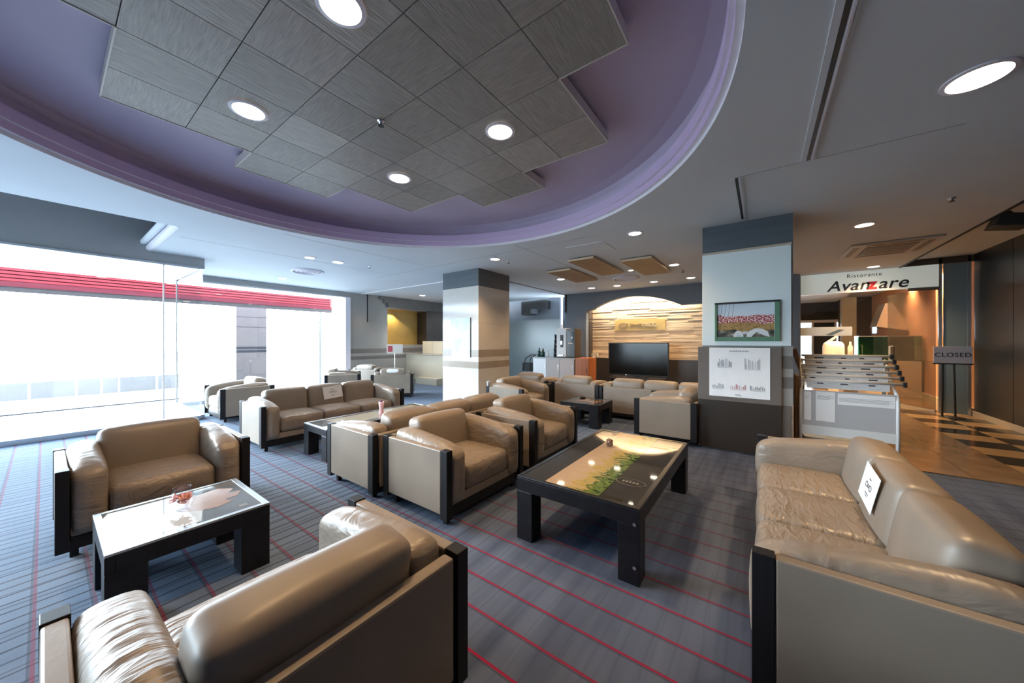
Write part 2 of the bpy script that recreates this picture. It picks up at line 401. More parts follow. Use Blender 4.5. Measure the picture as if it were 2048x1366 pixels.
# stepped field of square ceiling tiles
TP_X, TP_Y, TCX, TCY, TZ = 0.443, 0.4375, -2.392, 1.54, 3.06
rows = {3: (-1, 1), 2: (-3, 3), 1: (-3, 3), 0: (-4, 4), -1: (-4, 4), -2: (-3, 3), -3: (-3, 3), -4: (-1, 1)}
tm = bx(-TP_X / 2 + .0025, TP_X / 2 - .0025, -TP_Y / 2 + .0025, TP_Y / 2 - .0025, 0, 0.03).mesh('ceiling_tile', M_TILE)
tm2 = bx(-TP_Y / 2 + .0025, TP_Y / 2 - .0025, -TP_X / 2 + .0025, TP_X / 2 - .0025, 0, 0.03).mesh('ceiling_tile', M_TILE)
cells = set()
for j, (a, b_) in rows.items():
    for i in range(a, b_):
        cells.add((i, j)); k = (i + j) % 2
        o = link('ceiling_tile', tm2 if k else tm, ceiling)
        o.location = (TCX + (i + .5) * TP_X, TCY + (j + .5) * TP_Y, TZ)
        o.rotation_euler = (0, 0, PI / 2 if k else 0)
bk = MB(); ed = MB()
for (i, j) in cells:
    x0, x1 = TCX + i * TP_X, TCX + (i + 1) * TP_X; y0, y1 = TCY + j * TP_Y, TCY + (j + 1) * TP_Y
    bk.box(x0, x1, y0, y1, TZ + .012, TZ + .028)
    for (di, dj) in ((1, 0), (-1, 0), (0, 1), (0, -1)):
        if (i + di, j + dj) in cells: continue
        if di: xx = x1 if di > 0 else x0; ed.box(xx - .004, xx + .004, y0, y1, TZ - .004, TZ + .075)
        else: yy = y1 if dj > 0 else y0; ed.box(x0, x1, yy - .004, yy + .004, TZ - .004, TZ + .075)
bk.build('tile_backing', M_BLK, ceiling); ed.build('tile_edge_trim', M_TILEEDGE, ceiling)
# slots, joints and access hatch in the ceiling
def slot(x, y0, y1):
    bx(x - .045, x + .045, y0, y1, CZ - .006, CZ + .01).build('slot_frame', M_CEIL, ceiling)
    bx(x - .012, x + .012, y0, y1 - .01, CZ - .008, CZ + .0).build('slot_opening', M_BLK, ceiling)
    bx(x + .018, x + .028, y0, y1 - .01, CZ - .012, CZ - .002).build('slot_lip', M_MOLDW, ceiling)
slot(0.30, 0.4, 3.60); slot(-0.18, 3.62, 4.86)
bx(-0.2, 1.1, 3.607, 3.613, CZ - .002, CZ + .002).build('ceiling_joint', M_INKG, ceiling)
for (x0, x1, y0, y1) in ((-7.0, -1.8, 4.44, 4.446), (-5.2, -5.195, 1.9, 4.4), (-3.0, -2.995, 4.2, 6.0), (-6.5, -6.495, 1.1, 4.4)):
    bx(x0, x1, y0, y1, CZ - .0015, CZ + .002).build('ceiling_joint', M_INKG, ceiling)
bx(-2.45, -1.85, 4.75, 5.3, CZ - .006, CZ + .01).build('access_hatch', M_CEIL, ceiling, bevel=.004)
bx(-9.8, -5.54, 5.66, 5.70, CZ - .02, CZ + .01).build('ceiling_reveal', M_MOLDW, ceiling)
bx(-4.93, -4.90, 6.1, 9.5, CZ - .02, CZ + .01).build('ceiling_reveal', M_INKG, ceiling)
# raised pit along the near window
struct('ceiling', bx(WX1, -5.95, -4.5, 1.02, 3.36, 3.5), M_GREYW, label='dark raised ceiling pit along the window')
struct('wall_pit_side', bx(-5.95, -5.90, -4.5, 1.07, CZ + .001, 3.5), M_CEIL)
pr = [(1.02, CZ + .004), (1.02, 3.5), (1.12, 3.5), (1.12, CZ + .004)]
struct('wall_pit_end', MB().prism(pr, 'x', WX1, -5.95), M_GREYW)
tr = MB().tube([(WX1, 1.0, CZ + .05), (-5.95, 1.0, CZ + .05)], 0.055, 14); struct('trim_1', tr, M_MOLDW)
tr = MB().tube([(WX1, 0.93, CZ + .13), (-5.95, 0.93, CZ + .13)], 0.045, 14); struct('trim_2', tr, M_CEIL)
# strip of ceiling by the dark wall
struct('ceiling', bx(2.2, 3.2, -4.5, 20, 2.92, 3.0), M_CEIL, label='raised ceiling strip beside the charcoal wall')
struct('trim_3', bx(2.17, 2.2, -4.5, 9.9, 2.79, 2.93), M_BLK)
# walls
struct('wall_left', bx(WX1 - .12, WX1, -4.6, JY, 2.615, 3.55), M_HEAD, label='grey satin header above the near window')
struct('wall_left', bx(WX2 - .15, WX1, JY, JY + .06, 2.62, CZ + .2), M_HEAD)
struct('wall_left', bx(WX2 - .15, WX2, JY + .06, 5.34, 2.65, CZ + .2), M_HEAD, label='grey header above the far window')
struct('wall_front', bx(-4.0, 3.3, -4.6, -4.5, 0, 3.6), M_DARKW)  # unseen wall behind the camera, made dark to cut bounce light
struct('wall_front', bx(-8.1, -4.0, -4.6, -4.5, 2.62, 3.6), M_HEAD)
struct('wall_right', bx(3.1, 3.3, -4.6, 9.9, 0, 3.6), M_DARKW, label='charcoal panelled wall beside the passage')
for k in range(7):
    o = bx(3.085, 3.1, 1.6 + k * 1.18, 1.6 + (k + 1) * 1.18 - .012, 0.10, 2.92).build('wall_panel', M_DARKW, bpy.data.objects['wall_right'])
struct('baseboard_right', bx(3.07, 3.1, -4.5, 9.9, 0, 0.10), M_CREAM)
# far left wall with bands, lit niche and stepped cornice
wl = struct('wall_far_left', bx(WX2 - .2, WX2, 5.34, 6.6, 0, CZ + .1), M_STONE, label='polished grey stone wall with two dark bands')
for (y0, y1, z0, z1) in ((6.6, 8.2, 0, 1.24), (6.6, 8.2, 2.43, CZ + .1), (8.2, 10.7, 0, CZ + .1)):
    bx(WX2 - .2, WX2, y0, y1, z0, z1).build('wall_part', M_STONE if y0 < 8 else M_TAUPE, wl)
for (z0, z1) in ((0.99, 1.13), (0.80, 0.905)):
    bx(WX2, WX2 + .006, 5.34, 8.3, z0, z1).build('dark_band', M_BAND, wl)
ni = bx(WX2 - .55, WX2 - .5, 6.6, 8.2, 1.24, 2.43).build('niche_back', M_GOLD, wl)
bx(WX2 - .5, WX2 - .2, 6.6, 6.62, 1.24, 2.43).build('niche_side', M_GOLD, wl); bx(WX2 - .5, WX2 - .0, 8.18, 8.2, 1.24, 2.43).build('niche_side', M_BROWN, wl)
bx(WX2 - .5, WX2 - .2, 6.6, 8.2, 1.22, 1.24).build('niche_base', M_GOLD, wl); bx(WX2 - .5, WX2 - .2, 6.6, 8.2, 2.43, 2.45).build('niche_top', M_GOLD, wl)
for k, (ys, zt, zb) in enumerate(((6.27, 2.80, 2.70), (6.42, 2.70, 2.58), (6.56, 2.58, 2.46))):
    bx(WX2, WX2 + .10, ys, 8.9, zb, zt).build('cornice_step', M_BAND, wl)
bx(WX2, WX2 + .03, 5.88, 5.895, 1.95, CZ).build('black_rail', M_BLK, wl)
struct('wall_back_left', bx(WX2 - .2, -4.9, 10.5, 10.7, 0, CZ + .1), M_GREYW)
# back wall with arch
arch = []
def back_wall():
    b = MB(); y0, y1 = 9.55, 9.75
    pts = []
    n = 28
    for i in range(n + 1):
        t = i / n; x = -4.05 + t * (-1.68 + 4.05)
        z = 2.29 + 0.31 * math.sin(PI * t) ** 0.85
        pts.append((x, z))
    # header above the arch, as quads
    V = []; F = []
    xs = [(-4.24, 2.27)] + pts + [(0.3, 2.28)]
    for (x, z) in xs:
        V += [(x, y0, z), (x, y0, CZ + .05), (x, y1, z), (x, y1, CZ + .05)]
    for i in range(len(xs) - 1):
        a, c = i * 4, (i + 1) * 4
        F += [(a, c, c + 1, a + 1), (a + 2, a + 3, c + 3, c + 2), (a, a + 2, c + 2, c)]
    b.add(V, F); b.box(-4.93, -4.24, y0, y1, 0, CZ + .05); b.box(0.02, 0.66, y0, 9.95, 0, CZ + .05)
    return b
bw = struct('wall_back', back_wall(), M_GREYW, label='slate blue wall with a wide arched opening')
bx(-4.26, -4.22, 9.75, 10.2, 0, 2.8).build('arch_reveal', M_BROWN, bw)
bx(-4.3, 0.3, 10.02, 10.1, 0.86, 2.8).build('stone_cladding', M_SLAT, bw)
ROW = 0.036; rk = MB(); zz = 0.86; k = 0
while zz < 2.72:
    h = ROW * random.uniform(.7, 1.3); x = -4.24
    while x < 0.2:
        L = random.uniform(.5, 1.4); rk.box(x, min(x + L, 0.25), 10.02 - random.uniform(.004, .022), 10.03, zz + .002, zz + h - .002); x += L + .004
    zz += h
o = rk.build('stone_strip', M_SLAT, bw); o['kind'] = 'stuff'
bx(-4.24, 0.3, 9.98, 10.1, 0.0, 0.86).build('dark_wainscot', M_BROWN, bw)
bx(-4.3, 0.3, 9.75, 10.2, 2.78, 2.84).build('arch_soffit', M_WHITE, bw)
# linear lamp hidden behind the arch head
l = bpy.data.lights.new('cove_lamp', 'AREA'); l.shape = 'RECTANGLE'; l.size = 2.6; l.size_y = .08; l.energy = 90; l.color = (1, .86, .66)
o = bpy.data.objects.new('cove_lamp', l); COL.objects.link(o); o.location = (-2.75, 9.86, 2.70); o.rotation_euler = (math.radians(20), 0, 0)
# grey screen wall left of the arch
struct('wall_screen', bx(-8.3, -5.35, 10.05, 10.1, 0, 2.1), mat('teal_grey_glass', (0.17, 0.20, 0.21), 0.2))
struct('trim_4', bx(-5.35, -5.30, 10.0, 10.1, 0, CZ), M_MOLDW)
struct('trim_5', bx(-4.93, -4.89, 9.50, 9.55, 2.25, CZ), M_BLK)

# columns
def column(x0, x1, y0, y1, name, label, cap, body, band):
    c = thing(name, label, 'column', ((x0 + x1) / 2, (y0 + y1) / 2, 0)); c['kind'] = 'structure'
    hx, hy = (x1 - x0) / 2, (y1 - y0) / 2
    bx(-hx, hx, -hy, hy, 2.455, CZ + .02).build('slate_cap', cap, c)
    bx(-hx, hx, -hy, hy, 0, 2.455).build('stone_shaft', body, c)
    for (z0, z1) in ((1.04, 1.185), (0.815, 0.945)):
        bx(-hx - .003, hx + .003, -hy - .003, hy + .003, z0, z1).build('stone_band', band, c)
    for z in (1.72,):
        bx(-hx - .001, hx + .001, -hy - .001, hy + .001, z, z + .003).build('stone_joint', band, c)
    return c
column(-5.53, -4.51, 5.05, 6.07, 'column', 'square cream stone column with taupe bands, a pale poster on its window side', M_SLATE, M_COLW, M_COLB)
column(-0.61, 0.286, 4.97, 5.87, 'column', 'square stone column carrying the white picture panel and brown board', M_SLATE, M_STONE, M_BAND)

# windows
def window(name, plane, y0, y1, zt, joints, label):
    wroot = thing(name, label, 'window', (0, 0, 0)); wroot['kind'] = 'structure'
    del wroot['category']
    ys = [y0] + joints + [y1]
    for a, b_ in zip(ys[:-1], ys[1:]):
        bx(plane - .006, plane + .006, a + .004, b_ - .004, 0.07, zt).build('pane', M_GLASS, wroot)
    for j in joints: bx(plane - .012, plane + .012, j - .008, j + .008, 0.07, zt).build('glass_joint', M_WHITE, wroot)
    bx(plane - .06, plane + .06, y0, y1, 0.0, 0.07).build('sill', M_ALU, wroot)
    bx(plane - .03, plane + .03, y0, y1, zt - .01, zt + .02).build('head_rail', M_ALU, wroot)
    return wroot
window('window_1', WX1, -4.5, JY, 2.615, [-2.9, -1.0, 1.15], 'long frameless window wall beside the near armchairs')
w2 = window('window_2', WX2, JY + .06, 5.19, 2.65, [], 'far window wall behind the long sofa')
bx(WX2 - .1, WX2 + .04, 5.19, 5.34, 0, 2.65).build('jamb', M_MOLDW, w2)
w3 = thing('window_3', 'short glass return at the jog of the window wall', 'x'); del w3['category']; w3['kind'] = 'structure'
bx(WX2, WX1, JY + .024, JY + .036, 0.07, 2.62).build('pane', M_GLASS, w3)
bx(WX2, WX1, JY, JY + .06, 0, 0.07).build('sill', M_ALU, w3)
bx(WX2 - .012, WX2 + .012, JY + .018, JY + .042, 0.07, 2.62).build('corner_joint', M_ALU, w3)

w6 = thing('window_6', 'unseen glazed front behind the camera, added for daylight', 'x'); del w6['category']; w6['kind'] = 'structure'  # assumed glazing, added to bring in daylight from behind the camera
for k in range(3): bx(WX1 + k * 1.3 + .01, WX1 + (k + 1) * 1.3 - .01, -4.556, -4.544, .07, 2.62).build('pane', M_GLASS, w6)
bx(WX1, -4.0, -4.6, -4.5, 0, .07).build('sill', M_ALU, w6)
# ------------------------------------------------------------------ outside
g = struct('ground_outside', bx(-60, WX2 - .06, -40, 45, -0.12, -0.02), M_GROUND, label='pale paving outside the windows')
struct('ground_outside', bx(WX2 - .06, WX1 - .06, -40, JY, -0.12, -0.02), M_GROUND)
struct('ground_outside', bx(WX1 - .06, 12, -40, -4.6, -0.12, -0.02), M_GROUND)
tag(bx(-11.32, -11.2, -8, 1.9, -0.02, 0.0).build('drain_channel', M_OUTB), 'thin dark drain channel in the pale paving outside', 'drain')
aw = thing('louvre_awning', 'red slatted awning hanging outside the window wall', 'awning', (-11.0, 0, 0))
for k in range(4):
    z = 2.446 + k * .064; bx(-.05, .05, -7.5, 5.35, z, z + .046).build('red_slat', M_RED, aw)
bx(.0, .06, -7.5, 5.35, 2.345, 2.436).build('red_beam', M_REDD, aw)
bx(-.06, -.05, -7.5, 5.35, 2.345, 2.70).build('backing', M_REDD, aw)
bx(.0, .05, -7.5, 5.35, 2.25, 2.345).build('grey_beam', M_OUTG, aw)
for y in (-7.4, -3, 1.2, 5.25): bx(-.06, -.02, y - .03, y + .03, 2.25, 2.69).build('bracket', M_OUTG, aw)
for y in (-7.4, 5.25): bx(-.55, -.50, y - .03, y + .03, -0.02, 2.69).build('post', M_GROUND, aw); 
for y in (-7.4, 5.25): bx(-.52, -.04, y - .03, y + .03, 2.6, 2.66).build('arm', M_GROUND, aw)
pc = thing('outdoor_column', 'grey outdoor column with two dark bands seen through the window', 'column', (-12.9, 3.72, 0))
bx(-.38, .38, -.38, .38, -.02, 2.66).build('shaft', M_OUTG, pc)
for z0, z1 in ((1.02, 1.09), (1.12, 1.19)): bx(-.384, .384, -.384, .384, z0, z1).build('band', M_OUTB, pc)
for z in (1.78, 2.08): bx(-.382, .382, -.382, .382, z, z + .012).build('joint', M_OUTB, pc)
lw = thing('low_wall', 'low grey panelled wall outside behind the drain channel', 'wall', (-14, 0, 0))
js = [-7, -3.5, -1.9, -0.218, 0.477, 0.882, 1.185, 1.902, 2.38]
for a, b_ in zip(js[:-1], js[1:]): bx(-.1, .0, a + .02, b_ - .02, -0.02, 0.38).build('panel', M_LOWW, lw)

# ------------------------------------------------------------------ seating
D, ZT, ZB = 0.78, 0.56, 0.07
def seat_meshes(W, n):
    hd, hw = D / 2, W / 2; R = []
    PT, PW = 0.056, 0.07
    A = 0.155                                        # arm cushion thickness
    for s in (-1, 1):
        yo, yi = s * hw, s * (hw - PT); a, b_ = min(yo, yi), max(yo, yi)
        R.append(('side_panel', bx(-hd + PW, hd - PW, a + .004, b_ - .002, ZB + .02, ZT - .004), M_PANEL, .008, False))
        for (xa, xb) in ((-hd, -hd + PW), (hd - PW, hd)):
            R.append(('post', bx(xa, xb, a, b_, ZB - .01, ZT), M_BLACK, .003, False))
        for xa in (-hd + .08, hd - .10):
            yl = s * (hw - .075); R.append(('leg', bx(xa, xa + .035, yl - .018, yl + .018, 0, ZB), M_BLACK, 0, False))
        def arm(x, y, z, s=s):
            t = max(0.0, min(1.0, (x + 0.20) / 0.55)); u = max(0.0, (x - 0.22) / 0.14)
            if z > 0: z -= (0.055 * t + 0.035 * u * u) * (z / .235)
            return (x, y, z)
        mb = cushion(hd * 2 - .07, A, 0.47, 0.055, (0.012, 0.006, 0.016), arm)
        mb.xf(Matrix.Translation((0.035, s * (hw - PT - A / 2 - .001), 0.375)))
        R.append(('arm_cushion', mb, M_ARM, 0, True))
    R.append(('back_panel', bx(-hd + .003, -hd + PT, -hw + PW + .0, hw - PW - .0, ZB + .03, ZT - .006), M_PANEL, .010, False))
    R.append(('base_rail', bx(-hd + .01, hd - .035, -hw + PT + .002, hw - PT - .002, ZB - .015, 0.135), M_BLACK, .003, False))
    R.append(('front_rail', bx(hd - .13, hd - .03, -hw + PT + .002, hw - PT - .002, 0.136, 0.205), M_PANEL, .01, False))
    inner = W - 2 * (PT + A) - .004; sw = inner / n
    for k in range(n):
        yc = -inner / 2 + (k + .5) * sw
        mb = cushion(0.555, sw - .004, 0.195, 0.05, (0.012, 0.004, 0.022)); mb.xf(Matrix.Translation((0.10, yc, 0.300)))
        R.append(('seat_cushion', mb, M_SEAT, 0, True))
        mb = cushion(0.195, sw + (.03 if n == 1 else -.004), 0.42, 0.052, (0.022, 0.004, 0.014))
        mb.xf(Matrix.Translation((-0.215, yc, 0.475)) @ Matrix.Rotation(math.radians(-9), 4, 'Y'))
        R.append(('back_cushion', mb, M_LEA, 0, True))
    return [(nm, mb.mesh(nm, m, sm), bv) for nm, mb, m, bv, sm in R]
PROTO = {'chair': seat_meshes(0.97, 1), 'sofa': seat_meshes(2.03, 3)}
def seat(kind, x, y, rz, label, group, z=0):
    t = thing('armchair' if kind == 'chair' else 'three_seat_sofa', label, 'armchair' if kind == 'chair' else 'sofa', (x, y, z), rz, group)
    for nm, me, bv in PROTO[kind]: link(nm, me, t, bv)
    return t
GA, GS = 'leather armchairs in the lounge', 'leather three-seat sofas in the lounge'
s1 = seat('chair', -3.81, 0.52, 0, 'taupe leather armchair by the window, facing the small dark table with the pink vase', GA)
s2 = seat('chair', -1.30, 0.475, PI, 'foreground taupe leather armchair seen from behind, with a heavily pleated arm', GA)
for o in s2.children:
    if o.name.startswith('arm_cushion'):
        if sum(v.co.y for v in o.data.vertices) > 0:        # far side after the half turn = window side arm
            o.data = o.data.copy(); o.data.materials[0] = M_PLEAT
seat('chair', -2.20, 2.175, 0, 'tan leather armchair nearest the long table with the meadow print', GA)
seat('chair', -2.20, 3.345, 0, 'tan leather armchair second in the pair beside the meadow table', GA)
seat('sofa', -3.02, 2.635, PI, 'tan leather sofa standing back to back with the pair of armchairs', GS)
seat('sofa', -5.23, 2.545, 0, 'taupe leather sofa by the far window with a paper notice on it', GS)
seat('sofa', 0.36, 2.585, PI, 'tan leather sofa beside the stone passage with a white paper notice', GS)
seat('chair', -1.05, 5.345, PI, 'taupe leather armchair beside the column with the brown board', GA)
seat('chair', -3.56, 5.105, 0, 'tan leather armchair in front of the cream stone column', GA)
seat('chair', -3.93, 6.28, PI / 2, 'leather armchair facing the arch, farthest from the television of its row', GA)
seat('chair', -2.86, 6.28, PI / 2, 'leather armchair in the middle of the row that faces the television', GA)
seat('sofa', -1.345, 6.28, PI / 2, 'leather sofa seen from behind, facing the television', GS)
seat('chair', -7.66, 2.09, -PI / 2, 'leather armchair standing in the bay of the window, seen from its side', GA)
covered = [seat('chair', -7.42, 5.15, math.radians(140), 'leather armchair with a white headrest cover, seen from behind beyond the far sofa', GA)]
covered.append(seat('chair', -9.15, 5.62, math.radians(110), 'leather armchair with a white headrest cover, next to the far stone wall', GA))
seat('chair', -8.45, 4.42, math.radians(60), 'dim leather armchair by the far end of the window wall', GA)

# ------------------------------------------------------------------ tables
def table_top_mat(name, c, rough=0.04):
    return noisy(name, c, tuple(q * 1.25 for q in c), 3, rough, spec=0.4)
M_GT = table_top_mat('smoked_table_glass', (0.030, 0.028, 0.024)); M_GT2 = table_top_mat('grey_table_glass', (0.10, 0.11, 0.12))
def table(name, label, x, y, sx, sy, h, leg, apron, top, rim):
    t = thing(name, label, 'table', (x, y, 0), 0, 'black lounge tables')
    hx, hy = sx / 2, sy / 2
    for a in (-1, 1):
        for b_ in (-1, 1):
            x0, x1 = sorted((a * hx, a * (hx - leg))); y0, y1 = sorted((b_ * hy, b_ * (hy - leg)))
            lg = bx(x0, x1, y0, y1, 0, h - apron).build('leg', M_TBL, t, bevel=.003)
    for b_ in (-1, 1):
        y0, y1 = sorted((b_ * hy, b_ * (hy - .035))); bx(-hx, hx, y0, y1, h - apron, h - .012).build('apron', M_TBL, t, bevel=.002)
    for a in (-1, 1):
        x0, x1 = sorted((a * hx, a * (hx - .035))); bx(x0, x1, -hy + .035, hy - .035, h - apron, h - .012).build('apron', M_TBL, t, bevel=.002)
    fr = MB(); fr.box(-hx, hx, -hy, -hy + .03, h - .012, h); fr.box(-hx, hx, hy - .03, hy, h - .012, h)
    fr.box(-hx, -hx + .03, -hy + .03, hy - .03, h - .012, h); fr.box(hx - .03, hx, -hy + .03, hy - .03, h - .012, h)
    fr.build('top_rim', rim, t, bevel=.002)
    bx(-hx + .03, hx - .03, -hy + .03, hy - .03, h - .03, h - .003).build('glass_top', top, t)
    return t
M_RIMB = mat('dark_rim', (0.012, 0.012, 0.013), 0.2); M_RIMS = mat('steel_rim', (0.45, 0.47, 0.49), 0.3, 0.8)
t3 = table('coffee_table', 'long black coffee table with a meadow print under its glass top', -0.95, 2.685, 0.82, 1.53, 0.43, 0.12, 0.10, M_GT, M_RIMB)
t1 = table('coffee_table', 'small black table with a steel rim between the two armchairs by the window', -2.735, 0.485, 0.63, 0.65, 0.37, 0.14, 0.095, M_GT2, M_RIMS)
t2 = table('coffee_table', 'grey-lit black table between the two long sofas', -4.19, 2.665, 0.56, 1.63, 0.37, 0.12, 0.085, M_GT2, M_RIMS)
t4 = table('coffee_table', 'small black table in front of the row of seats facing the television', -2.34, 5.30, 0.65, 0.62, 0.37, 0.15, 0.10, M_GT, M_RIMB)
# screws on the meadow table leg
for z in (0.34, 0.10):
    mb = MB().lathe([(0.010, 0), (0.010, .004), (0.004, .005)], 0, 0, 12); mb.xf(Matrix.Translation((.385, -.766, z)) @ Matrix.Rotation(PI / 2, 4, 'X')); mb.build('screw', M_CHROME, t3)
# meadow print
def meadow():
    m = mat('meadow_print', (0.5, 0.4, 0.25), 0.05); tc = nd(m, 'ShaderNodeTexCoord'); sp = nd(m, 'ShaderNodeSeparateXYZ'); ln(m, tc, 'Generated', sp, 0)
    n = nd(m, 'ShaderNodeTexNoise'); n.inputs['Scale'].default_value = 9; n.inputs['Detail'].default_value = 6
    mp = coords(m, 'Generated', (0.6, 5, 1)); ln(m, mp, 0, n, 'Vector')
    a = nd(m, 'ShaderNodeMath', operation='MULTIPLY_ADD'); a.inputs[1].default_value = 1.1; a.inputs[2].default_value = -0.55; ln(m, n, 'Fac', a, 0)
    s = nd(m, 'ShaderNodeMath', operation='ADD'); ln(m, a, 0, s, 0); ln(m, sp, 0, s, 1)
    r = ramp(m, [(0.0, (0.42, 0.30, 0.20)), (0.45, (0.47, 0.35, 0.22)), (0.58, (0.40, 0.30, 0.06)), (0.68, (0.42, 0.33, 0.16)), (0.78, (0.035, 0.085, 0.012)), (0.9, (0.16, 0.22, 0.06)), (1.0, (0.02, 0.05, 0.01))])
    ln(m, s, 0, r, 'Fac'); ln(m, r, 'Color', P(m), 'Base Color'); return m
M_MEADOW = meadow()
bx(-.205, .165, -.735, .735, .4268, .4285).build('print', M_MEADOW, t3)
# embossed oval mark on the dark glass
def ellring(a, b_, z, th, n=32):
    V = []; F = []
    for i in range(n):
        c, s_ = math.cos(2 * PI * i / n), math.sin(2 * PI * i / n)
        V += [(a * c, b_ * s_, z), ((a - th) * c, (b_ - th) * s_, z), (a * c, b_ * s_, z + .001), ((a - th) * c, (b_ - th) * s_, z + .001)]
    for i in range(n):
        p, q = i * 4, ((i + 1) % n) * 4; F += [(p, q, q + 2, p + 2), (p + 2, q + 2, q + 3, p + 3), (p + 1, p + 3, q + 3, q + 1)]
    return MB().add(V, F)
M_EMB = mat('etched_mark', (0.10, 0.095, 0.085), 0.4)
mb = ellring(.095, .06, .4275, .004); mb.xf(Matrix.Translation((.26, -.42, 0))); mb.build('oval_mark', M_EMB, t3)
for k in range(5): bx(.205 + k * .022, .219 + k * .022, -.436, -.404, .4275, .4282).build('mark_bar', M_EMB, t3)
# leaf print and pale square under the small table's glass
def leaf(pts): return MB().prism(pts, 'z', .3675, .3682)
M_LEAF = noisy('tan_leaf_print', (0.20, 0.10, 0.05), (0.27, 0.15, 0.08), 12, 0.12)
lp = [(-.20, -.02), (-.17, .10), (-.20, .20), (-.12, .26), (-.06, .22), (-.04, .28), (.03, .24), (.04, .18), (.10, .20), (.13, .12), (.10, .04), (.03, -.02), (-.06, -.05)]
leaf(lp).build('leaf_print', M_LEAF, t1)
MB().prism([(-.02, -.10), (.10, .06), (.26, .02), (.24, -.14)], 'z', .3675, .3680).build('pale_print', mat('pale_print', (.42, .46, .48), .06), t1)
bx(.20, .24, .20, .24, .3675, .3682).build('round_mark', M_EMB, t1)
leaf([(-.2, -.1), (-.05, .22), (.05, .05), (.26, .24), (.2, -.18), (.02, -.05)]).build('leaf_print', M_LEAF, t4)
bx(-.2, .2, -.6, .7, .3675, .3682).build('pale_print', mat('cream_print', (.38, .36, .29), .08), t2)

# ------------------------------------------------------------------ small things on tables
M_PINK = noisy('pink_petals', (0.85, 0.38, 0.36), (0.90, 0.55, 0.42), 30, 0.6); M_PINK2 = mat('pale_pink_petals', (0.88, 0.60, 0.66), 0.6)
M_PURPLE = mat('purple_petals', (0.08, 0.02, 0.14), 0.6)
def flower_ball(r, m, n, R, z0, parent, seed):
    rnd = random.Random(seed)
    for k in range(n):
        a = rnd.uniform(0, 2 * PI); q = R * math.sqrt(rnd.uniform(0, 1)); z = z0 + rnd.uniform(-.4, .6) * R
        mb = MB()
        for p in range(6):
            t = 2 * PI * p / 6; c, s_ = math.cos(t), math.sin(t)
            mb.add([(0, 0, 0), (r * c - .4 * r * s_, r * s_ + .4 * r * c, .3 * r), (1.3 * r * c, 1.3 * r * s_, .7 * r), (r * c + .4 * r * s_, r * s_ - .4 * r * c, .3 * r), (0, 0, -.2 * r)], [(0, 1, 2, 3), (4, 3, 2, 1)])
        mb.xf(Matrix.Translation((q * math.cos(a), q * math.sin(a), z)) @ Matrix.Rotation(rnd.uniform(-1, 1), 4, 'X') @ Matrix.Rotation(rnd.uniform(-1, 1), 4, 'Y'))
        mb.build('flower', m if k % 3 else M_PINK2, parent)
v1 = thing('flower_vase', 'round glass vase of pink flowers on the small steel-rimmed table', 'vase', (-2.74, 0.475, .369))
MB().lathe([(0.005, 0), (.028, .0), (.045, .02), (.056, .05), (.056, .075), (.045, .105), (.038, .125), (.040, .13), (.036, .125), (.043, .103), (.052, .075), (.052, .05), (.042, .024), (.026, .006), (.005, .006)], n=28, caps=False).build('glass_bowl', M_VASE, v1, smooth=True)
flower_ball(.02, M_PINK, 14, .032, .055, v1, 3)
v2 = thing('flower_vase', 'tall pink vase with a dark bloom on the table between the long sofas', 'vase', (-4.1, 2.655, .369))
MB().lathe([(0.005, 0), (.03, 0), (.032, .02), (.026, .08), (.034, .14), (.036, .18), (.032, .178), (.024, .08), (.028, .02), (.005, .008)], n=24, caps=False).build('pink_glass', mat('pink_vase_glass', (.75, .45, .52), .15), v2, smooth=True)
mb = MB()
for k in range(5):
    a = 2 * PI * k / 5; mb.add([(0, 0, .165), (.022 * math.cos(a - .5), .022 * math.sin(a - .5), .185), (.032 * math.cos(a), .032 * math.sin(a), .19), (.022 * math.cos(a + .5), .022 * math.sin(a + .5), .185)], [(0, 1, 2, 3)])
mb.build('bloom', M_PURPLE, v2)
orn = thing('wire_ball', 'small brown wire ball ornament on the meadow table', 'ornament', (-1.075, 2.92, .429))
M_WIRE = mat('brown_wire', (.16, .08, .05), .4)
for k in range(9):
    ax = Vector((random.uniform(-1, 1), random.uniform(-1, 1), random.uniform(-1, 1))).normalized(); q = ax.to_track_quat('Z', 'Y').to_matrix()
    pts = [q @ Vector((.033 * math.cos(2 * PI * i / 20), .033 * math.sin(2 * PI * i / 20), 0)) + Vector((0, 0, .036)) for i in range(21)]
    MB().tube(pts, .0028, 5).build('wire_loop', M_WIRE, orn)
MB().lathe([(.002, .03), (.014, .034), (.016, .042), (.010, .052), (.002, .055)], n=12).build('bead', M_PINK2, orn, smooth=True)
cup = thing('paper_cup', 'small white paper cup standing on the corner of the armchair by the cream column', 'cup', (-3.915, 4.648, .5605))
MB().lathe([(.002, 0), (.024, 0), (.031, .085), (.033, .086), (.028, .08), (.022, .006), (.002, .005)], n=20, caps=False).build('cup_wall', M_PAPER, cup, smooth=True)
MB().lathe([(.001, .07), (.029, .07), (.029, .0702)], n=16).build('cup_content', M_WHITE, cup)
tr_ = thing('ashtray', 'small dark round tray at the far edge of the table before the television row', 'tray', (-2.5, 5.5, .369))
MB().lathe([(.002, 0), (.045, 0), (.05, .02), (.044, .02), (.038, .008), (.002, .008)], n=20, caps=False).build('dish', M_BLACK, tr_, smooth=True)

